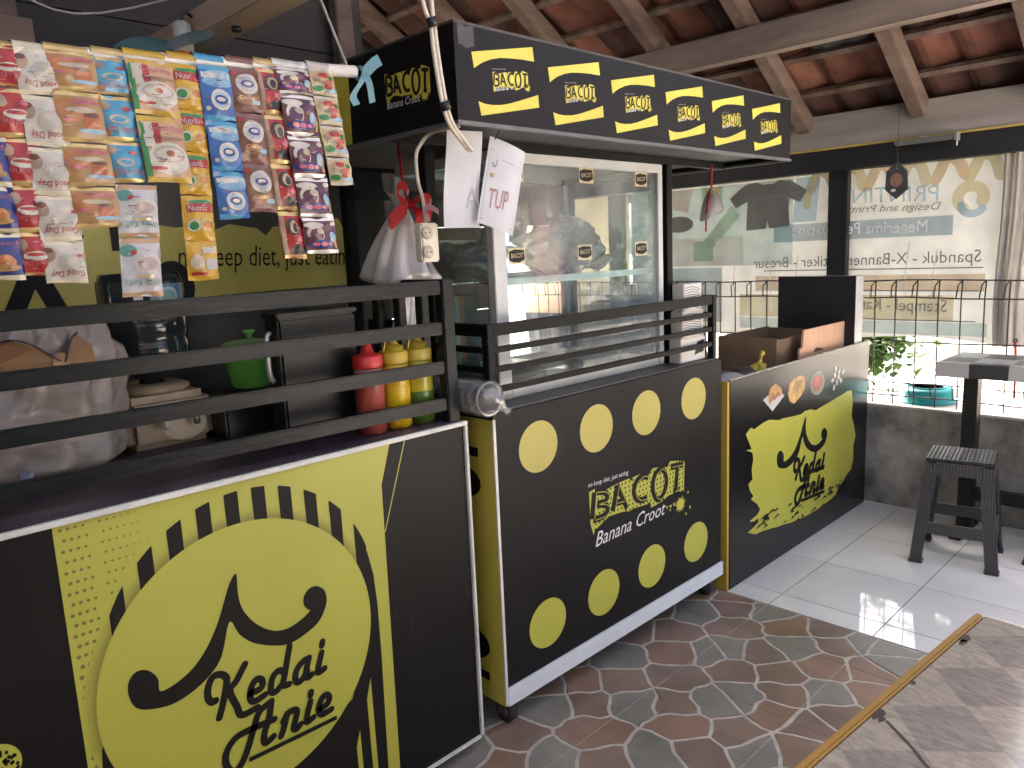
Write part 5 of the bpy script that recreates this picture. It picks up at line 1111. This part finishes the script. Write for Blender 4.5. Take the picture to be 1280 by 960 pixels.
# cups in a clear sleeve
cu = thing('cup_sleeve', 'clear sleeve of stacked plastic cups poking out between counter and cart', 'cups', (1.357, 1.6, .97))
CLP = thin('clear_sleeve', (.6, .6, .6), .5, clear=.72, rough=.15, gloss=.5)
for k in range(7):
    y = 1.47+.03*k; part('cup', MB().lathe([(.032, .09), (.040, .0), (.043, -.004), (.044, 0), (.042, .004), (.034, .09)], (0, 0, 0), 22), CLP, None) if False else None
    b = MB(); prof = [(.030, .10), (.041, .004), (.044, .002), (.044, -.002), (.040, -.002)]
    n = 22; vs2 = []
    for r_, dpt_ in prof:
        for q in range(n): vs2.append((1.357+r_*cos(2*pi*q/n), y+dpt_, 1.022+r_*sin(2*pi*q/n)))
    b.add(vs2, [(i*n+q, i*n+(q+1) % n, (i+1)*n+(q+1) % n, (i+1)*n+q) for i in range(len(prof)-1) for q in range(n)], True); part('cup', b, CLP, cu)
part('cup_rim', MB().tube([(1.357+.044*cos(k*pi/12), 1.468, 1.022+.044*sin(k*pi/12)) for k in range(25)], .003, 6), WHITE_PLASTIC, cu)
slv = MB(); slv.tube([(1.357, 1.80, 1.022), (1.357, 1.465, 1.022), (1.36, 1.455, 1.020), (1.372, 1.44, 1.005), (1.382, 1.435, .992), (1.392, 1.428, .985)], .05, 20, False, [.049, .049, .043, .016, .008, .013])
part('sleeve', slv, CLP, cu)

# inside the cabinet
def pbag(label, c, r_, seed, m=None, g=None):
    t = thing('plastic_bag', label, 'bag', (c[0], c[1], c[2]-r_[2]), g); b = MB(); blob(b, c, r_, seed, .8, 64, 40, 2.0); part('sack', b, m or CLB, t)
    part('knot', MB().lathe([(.012, 0), (.02, .02), (.006, .03), (.016, .05)], (c[0], c[1], c[2]+r_[2]*.93), 10), m or CLB, t); return t
GREYB = thin('grey_film', (.36, .35, .355), .45, clear=.35, rough=.3, gloss=.35, bump=.9, bscale=20)
pbag('big crumpled clear bag on the right of the cabinet shelf', (2.12, 1.86, 1.42), (.15, .09, .10), 1, GREYB, 'bags in the cabinet')
pbag('small clear bag on the left of the cabinet shelf', (1.75, 1.88, 1.375), (.09, .07, .055), 5, GREYB, 'bags in the cabinet')
rc = thing('red_cloth', 'red cloth hanging inside the glass cabinet', 'cloth', (2.15, 2.04, 1.5))
part('cloth', MB().grid(lambda u, v: (2.02+.30*u, 2.035+.01*sin(18*u), 1.50+.15*v-.06*(1 if (u < .3 or u > .72) else 0)*(1-v)), 24, 10), thin('red_cloth', (.32, .04, .05), .3), rc)
part('hem', MB().tube([(2.02, 2.04, 1.652), (2.32, 2.04, 1.652)], .005, 6), thin('red_cloth', (.32, .04, .05)), rc)
for i, (x, y, sx2, sy2, h, m_, lb) in enumerate(((1.72, 1.76, .11, .07, .05, mat('brown_card', (.22, .13, .08), .7), 'brown snack carton low in the cabinet on the left'), (1.93, 1.82, .08, .07, .035, mat('cream_card', (.42, .34, .2), .6), 'cream snack carton low in the cabinet middle'), (2.15, 1.80, .1, .08, .045, mat('tan_card', (.3, .22, .15), .6), 'tan snack carton low in the cabinet on the right'))):
    t = thing('snack_carton', lb, 'carton', (x, y, .969), 'cartons in the cabinet'); part('tray', MB().box(x-sx2, x+sx2, y-sy2, y+sy2, .9695, .9695+h), m_, t, bevel=.004)
    part('lid_flap', MB().add([(x-sx2, y-sy2, .971+h), (x+sx2, y-sy2, .971+h), (x+sx2*.95, y+sy2*.3, .985+h+.015), (x-sx2*.95, y+sy2*.3, .985+h+.015)], [(0, 1, 2, 3)]), m_, t)
    for q in range(3): part('snack', MB().lathe([(0, 0), (.02, .003), (.024, .012), (.014, .022), (0, .024)], (x-sx2*.6+q*sx2*.6, y-.01, .972+h), 10), mat('pastry', (.35, .2, .09), .7, var=.3, scale=60), t)
ob = thing('carton_stack', 'white hatched cartons behind the right end of the cart railing', 'carton', (2.5, 1.586, .9685))
HAT = mat('white_card', (.58, .56, .53), .6, var=.05)
for k, (z0, z1, a) in enumerate(((.9686, 1.06, .03), (1.061, 1.16, -.05), (1.161, 1.26, .04))):
    cb_ = part('carton', MB().box(2.418+.012*k, 2.588-.012*k, 1.560, 1.612, z0, z1), HAT, ob, bevel=.003)
    if k: 
        hb2 = MB()
        for q in range(9): hb2.stroke([(2.425+.012*k, z0+.008+q*.0095), (2.48+.01*k, z0+.014+q*.0092), (2.575-.012*k, z0+.004+q*.009)], .0032, PY(1.56), .0006, 3, caps=False)
        part('printed_hatching', hb2, mat('hatch_grey', (.16, .15, .15), .6), cb_)
    else: part('window', MB().poly([(2.51, .99), (2.575, 1.0), (2.578, 1.045), (2.53, 1.04)], PY(1.56), .0006), BLACK_STEEL, cb_)

sp = thing('snack_packet', 'brown printed snack packet on the cabinet shelf by the left pane', 'packet', (1.68, 1.95, 1.319))
b = MB(); b.grid(lambda u, v: (1.60+.19*u, 1.93+.03*u+.02*sin(pi*u)*sin(pi*v)*-1, 1.319+.12*v+.006*sin(9*u)), 16, 10); part('wrapper', b, mat('brown_print_film', (.045, .022, .02), .35, scale=38, col2=(.30, .17, .15)), sp)
part('seal', MB().grid(lambda u, v: (1.60+.19*u, 1.93+.03*u, 1.439+.012*v), 12, 1), SILV, sp)
sc = thing('striped_carton', 'carton with white orange and cyan stripes under the cabinet shelf', 'carton', (1.68, 2.0, .969))
part('case', MB().box(1.62, 1.78, 1.96, 2.04, .9695, 1.27), mat('dark_green_card', (.05, .08, .07), .6), sc, bevel=.002)
for x0_, x1_, m_ in ((1.675, 1.695, WHT), (1.696, 1.718, ORG), (1.66, 1.674, I(.05, .5, .55))): part('printed_stripe', MB().rect(x0_, x1_, 1.03 if m_ is not ORG else 1.04, 1.265, PY(1.96), .001), m_, sc)
# ================================================================== on the right hand counter
DBX = thing('display_box', 'tall black display box with a white side on the food counter', 'box', (3.95, 1.7, .796))
part('black_face', MB().box(3.90, 3.908, 1.495+.012, 1.91, .796, 1.215), mat('matt_black_board', (.010, .010, .011), .6, var=.2), DBX)
part('white_case', MB().box(3.9082, 4.02, 1.5125, 1.905, .796, 1.212), mat('white_box_side', (.55, .55, .53), .5), DBX, bevel=.003)
wbd = thing('wooden_board', 'pale plywood board with a notched corner standing in the food counter', 'board', (3.73, 1.56, .796))
part('board', MB().add([(x, y, z) for y in (1.556, 1.566) for x, z in ((3.40, .796), (3.40, .905), (3.43, .91), (3.44, .99), (4.06, .99), (4.06, .796))], [(0, 1, 2, 3, 4, 5), (11, 10, 9, 8, 7, 6)]+[(k, k+6, (k+1) % 6+6, (k+1) % 6) for k in range(6)]), mat('plywood', (.52, .29, .17), .7, scale=6, col2=(.68, .43, .28), stretch=(1, 1, .15)), wbd)
part('stain', MB().poly([(3.54, .875), (3.57, .895), (3.62, .888), (3.66, .876)], PY(1.556), .0008), mat('board_stain', (.10, .055, .04), .8), wbd)
cbx = thing('cardboard_box', 'brown cardboard box behind the plywood board', 'box', (3.5, 1.75, .796))
CARD = mat('cardboard', (.17, .11, .065), .8, var=.15, scale=8)
part('wall', MB().box(3.30, 3.31, 1.62, 1.92, .796, .962), CARD, cbx); part('wall', MB().box(3.3102, 3.80, 1.91, 1.92, .796, .962), CARD, cbx); part('wall', MB().box(3.3102, 3.80, 1.62, 1.63, .796, .955), CARD, cbx); part('wall', MB().box(3.8002, 3.81, 1.62, 1.92, .796, .955), CARD, cbx); part('base', MB().box(3.3102, 3.8, 1.6302, 1.9098, .796, .802), CARD, cbx)
yb = thing('yellow_bag', 'small twisted yellow plastic bag on the food counter', 'bag', (3.1, 1.6, .796))
b = MB(); blob(b, (3.1, 1.6, .838), (.045, .035, .042), 12, .6, 30, 18); part('sack', b, mat('yellow_film', (.50, .40, .04), .35), yb); part('twist', MB().tube(catmull([(3.1, 1.6, .87), (3.105, 1.597, .895), (3.098, 1.59, .915), (3.112, 1.592, .925)], 3), .006, 6, True, [.012, .01, .008, .006, .006, .007, .008, .01, .012, .012]), mat('yellow_film', (.50, .40, .04), .35), yb)
ut = thing('crumpled_wrapper', 'heap of dark and white wrappers at the left end of the food counter', 'wrappers', (2.86, 1.6, .796))
b = MB(); blob(b, (2.82, 1.58, .835), (.10, .05, .04), 8, .3); part('wrapper', b, mat('white_wrapper', (.5, .48, .46), .4, var=.3), ut); b = MB(); blob(b, (2.97, 1.6, .838), (.07, .05, .042), 4, .3); part('wrapper', b, mat('dark_wrapper', (.06, .045, .04), .4, var=.3), ut)

# pouch and ornament
po = thing('ice_pouch', 'clear pouch of grey powder hung from the canopy by a red string', 'pouch', (2.69, 1.6, 1.5))
part('string', MB().tube(catmull([(2.703, 1.6, 1.70), (2.70, 1.6, 1.64), (2.697, 1.598, 1.61), (2.665, 1.592, 1.56), (2.65, 1.592, 1.5), (2.648, 1.592, 1.45)], 5), .0045, 6), thin('red_string', (.42, .03, .03)), po)
b = MB(); b.grid(lambda u, v: (2.695+((.004+.07*(1-v))*cos(2*pi*u))*(1+.05*sin(9*u))+.01*(1-v), 1.6+(.004+.03*sin(pi*(1-v)*.6))*sin(2*pi*u), 1.525+.09*v-.018*(1-v)*cos(2*pi*u)**2+.02*(1-v)*cos(2*pi*u)), 20, 10)
part('pouch', b, thin('grey_pouch', (.30, .28, .26), .35, clear=.1, gloss=.25), po)
hx = thing('hexagon_ornament', 'dark hexagonal wooden ornament hanging on a thread before the banner', 'ornament', (3.95, 1.35, 1.57))
HX = [(1.35, 1.747), (1.305, 1.700), (1.299, 1.617), (1.35, 1.574), (1.401, 1.62), (1.398, 1.705)]
b = MB().poly(HX, PX(3.945), 0).poly(HX, PX(3.957), 0); b.add([(x, y, z) for x in (3.945, 3.957) for y, z in HX], [(k, (k+1) % 6, (k+1) % 6+6, k+6) for k in range(6)])
part('plaque', b, mat('dark_slate', (.05, .052, .058), .5, var=.2), hx)
part('medallion', MB().ell(1.35, 1.662, .028, .032, PX(3.945), .002, 24), mat('copper_disc', (.26, .14, .10), .45, var=.2, scale=60), hx)
part('mark', MB().poly([(1.345, 1.71), (1.355, 1.71), (1.352, 1.73), (1.348, 1.73)], PX(3.945), .002), I(.2, .25, .12), hx)
part('mark', MB().ell(1.362, 1.615, .012, .007, PX(3.945), .002, 10), WHITE_INK, hx)
part('thread', MB().tube([(3.951, 1.35, 1.745), (3.951, 1.352, 1.80), (3.96, 1.353, 2.03)], .0012, 5), WIRE, hx)
lm = thing('tube_lamp', 'unlit tube lamp batten fixed under the roof plate', 'lamp', (4.09, 1.26, 1.83))
part('housing', MB().bar((4.06, 1.40, 1.842), (4.06, 1.14, 1.842), .05, .022), mat('grey_lamp_body', (.13, .13, .12), .5), lm, bevel=.004)
part('end_cap', MB().box(4.035, 4.085, 1.125, 1.139, 1.822, 1.862), mat('grey_lamp_cap', (.2, .2, .19), .4), lm, bevel=.003); part('bracket', MB().box(4.05, 4.097, 1.255, 1.285, 1.8535, 1.8578), ALU, lm)
part('switch_cord', MB().tube([(4.06, 1.13, 1.822), (4.06, 1.132, 1.80)], .003, 6), WHITE_PLASTIC, lm)

# basin on the wall
bs = thing('plastic_basin', 'turquoise plastic basin upturned on the low wall outside the fence', 'basin', (4.33, 1.29, .537))
TQ = mat('turquoise_plastic', (.015, .36, .36), .35, var=.06)
part('bowl', MB().lathe([(.142, 0), (.142, .006), (.134, .008), (.128, .06), (.12, .072), (0, .074)], (4.33, 1.29, .5372), 32), TQ, bs); part('foot_ring', MB().lathe([(.09, .074), (.09, .08), (.084, .08), (.084, .074)], (4.33, 1.29, .5372), 32), TQ, bs)

# ================================================================== table by the wall, stools
tt = thing('wall_table', 'narrow checkered table with black legs along the low wall', 'table', (3.92, .5, 0))
part('tabletop', MB().box(3.715, 4.10, -.25, 1.075, .775, .838), checker('table_check_print', (.045, .047, .05), (.42, .42, .41), .149, .3, (0, .005, 0)), tt, bevel=.004)
for y in (.985, -.12):
    part('leg', MB().box(3.925, 4.0, y-.03, y+.03, .012, .7745), BLACK_PAINT, tt, bevel=.003); part('foot_bar', MB().box(3.80, 4.10, y-.025, y+.025, .0005, .0118), BLACK_PAINT, tt)
part('stretcher', MB().box(3.945, 3.98, -.089, .954, .16, .22), BLACK_PAINT, tt)

def rattan():
    m, t, b = _new('dark_rattan_plastic'); N, L = t.nodes, t.links
    b.inputs['Base Color'].default_value = (.045, .043, .044, 1); b.inputs['Roughness'].default_value = .38
    tc = N.new('ShaderNodeTexCoord'); h = None
    ws = []
    for d in ('X', 'Y', 'Z'):
        wv = N.new('ShaderNodeTexWave'); wv.bands_direction = d; wv.inputs['Scale'].default_value = 26; L.new(tc.outputs['Object'], wv.inputs['Vector']); ws.append(wv)
    acc = None
    for i, j in ((0, 1), (0, 2), (1, 2)):
        mm = N.new('ShaderNodeMath'); mm.operation = 'MULTIPLY'; L.new(ws[i].outputs['Fac'], mm.inputs[0]); L.new(ws[j].outputs['Fac'], mm.inputs[1])
        if acc is None: acc = mm
        else:
            ad = N.new('ShaderNodeMath'); ad.operation = 'ADD'; L.new(acc.outputs[0], ad.inputs[0]); L.new(mm.outputs[0], ad.inputs[1]); acc = ad
    m3 = acc
    bp_ = N.new('ShaderNodeBump'); bp_.inputs['Strength'].default_value = .4; bp_.inputs['Distance'].default_value = .002
    L.new(m3.outputs[0], bp_.inputs['Height']); L.new(bp_.outputs['Normal'], b.inputs['Normal'])
    return m
RAT = rattan()
def stool(label, loc, rz):
    t = thing('plastic_stool', label, 'stool', loc, 'woven-look plastic stools', rz)
    H = .462; s_ = .128; f_ = .165
    b = MB().box(-s_, s_, -s_, s_, H-.014, H); part('seat', b, RAT, t, bevel=.012, local=True)
    wv = MB()                                    # raised weave knobs on the seat
    for i in range(15):
        for j in range(15):
            x, y = -.112+.016*i, -.112+.016*j
            wv.add([(x-.006, y-.004, H+.0002), (x+.006, y-.004, H+.0002), (x+.006, y+.004, H+.0002), (x-.006, y+.004, H+.0002), (x, y, H+.0026)] if (i+j) % 2 else [(x-.004, y-.006, H+.0002), (x+.004, y-.006, H+.0002), (x+.004, y+.006, H+.0002), (x-.004, y+.006, H+.0002), (x, y, H+.0026)], [(0, 1, 4), (1, 2, 4), (2, 3, 4), (3, 0, 4)])
    part('weave', wv, RAT, t, local=True)
    for sx in (-1, 1):
        for sy in (-1, 1):
            lg = MB()
            for ax in (0, 1):                    # angle-section leg: two tapering plates
                top, bot = s_-.002, f_
                w0, w1, th = .052, .046, .008
                def pt_(along, out, z, ax=ax):
                    return (sx*(out if ax else along), sy*(along if ax else out), z)
                vs = []
                for z, o, w_ in ((0.0, bot, w1), (H-.02, top, w0)):
                    for a, q in ((o, o), (o-w_, o), (o-w_, o-th), (o, o-th)): vs.append(pt_(a, q-.0004*ax, z))
                lg.add(vs, [(0, 1, 5, 4), (1, 2, 6, 5), (2, 3, 7, 6), (3, 0, 4, 7), (0, 3, 2, 1), (4, 5, 6, 7)])
            l_ = part('leg', lg, RAT, t, local=True)
            part('foot', MB().box(min(sx*(f_-.052), sx*(f_+.004)), max(sx*(f_-.052), sx*(f_+.004)), min(sy*(f_-.052), sy*(f_+.004)), max(sy*(f_-.052), sy*(f_+.004)), 0.0005, .012), RAT, l_, bevel=.003, local=True)
    for ax in (0, 1):
        for sg in (-1, 1):
            for z0, z1, nm in ((.395, .449, 'apron'), (.135, .185, 'rung')):
                e0 = f_+(s_-f_)*(z0/H)-.003; e1 = f_+(s_-f_)*(z1/H)-.003; w0 = e0-.04; w1 = e1-.04
                pl_ = []
                for z, e, w_ in ((z0, e0, w0), (z1, e1, w1)):
                    for a, q in ((-w_, e), (w_, e), (w_, e-.007), (-w_, e-.007)): pl_.append((a, sg*q, z) if ax else (sg*q, a, z))
                part(nm, MB().add(pl_, [(0, 1, 5, 4), (1, 2, 6, 5), (2, 3, 7, 6), (3, 0, 4, 7), (0, 3, 2, 1), (4, 5, 6, 7)]), RAT, t, local=True)
    return t
stool('dark woven-look plastic stool standing on the white tiles by the table', (3.61, .924, 0), radians(10))
stool('second dark plastic stool, cut off at the right picture edge', (3.845, .535, 0), radians(4))

# ================================================================== near table with yellow edge
nt = thing('near_table', 'vinyl-topped table with yellow wooden edge in the near right corner', 'table', (1.0, 0.0, 0), None, 0)
nt.rotation_euler = (0, 0, radians(-5.05)); nt.location = (1.425, .335, 0)
VT = checker('marbled_vinyl_checks', (.20, .18, .163), (.262, .235, .197), .1, .12, (.041, -.0205, 0), radians(45), .18)
part('tabletop', MB().box(-1.12, -.004, -.78, -.019, .728, .7495), VT, nt, bevel=.002, local=True)
YE = mat('varnished_yellow_edge', (.20, .11, .02), .35, scale=8, col2=(.30, .175, .04), stretch=(.15, 1, 1))
part('edge_strip', MB().box(-1.12, 0, -.0185, -.005, .722, .7535), YE, nt, bevel=.003, local=True); part('edge_strip', MB().box(-.0035, .006, -.78, -.019, .722, .7515), mat('pale_table_edge', (.5, .47, .42), .4), nt, bevel=.002, local=True)
part('edge_strip', MB().box(-1.129, -1.1205, -.78, 0, .722, .7515), YE, nt, local=True)
b = MB()
for (x, y, r_) in ((-.10, -.026, .009), (-.115, -.028, .007), (-.29, -.024, .004), (-.40, -.025, .009), (-.41, -.033, .005)):
    b.poly([(x+r_*cos(k)*(1.6 if k % 2 else 1)*1.4, y+r_*sin(k)*.8) for k in range(6)], PZ(.7495), .0006)
part('chipped_patch', b, mat('bare_dark_board', (.03, .018, .016), .7), nt, local=True)
part('crack', MB().stroke([(-.41, -.04), (-.445, -.09), (-.47, -.12), (-.53, -.22), (-.6, -.34)], .004, PZ(.7495), .0009, 3), mat('bare_dark_board', (.03, .018, .016), .7), nt, local=True)
for x in (-1.06, -.06):
    for y in (-.08, -.72): part('leg', MB().box(x-.025, x+.025, y-.025, y+.025, .001, .7275), WOOD_X, nt, local=True)
part('apron', MB().box(-1.03, -.09, -.09, -.07, .64, .7275), WOOD_X, nt, local=True)
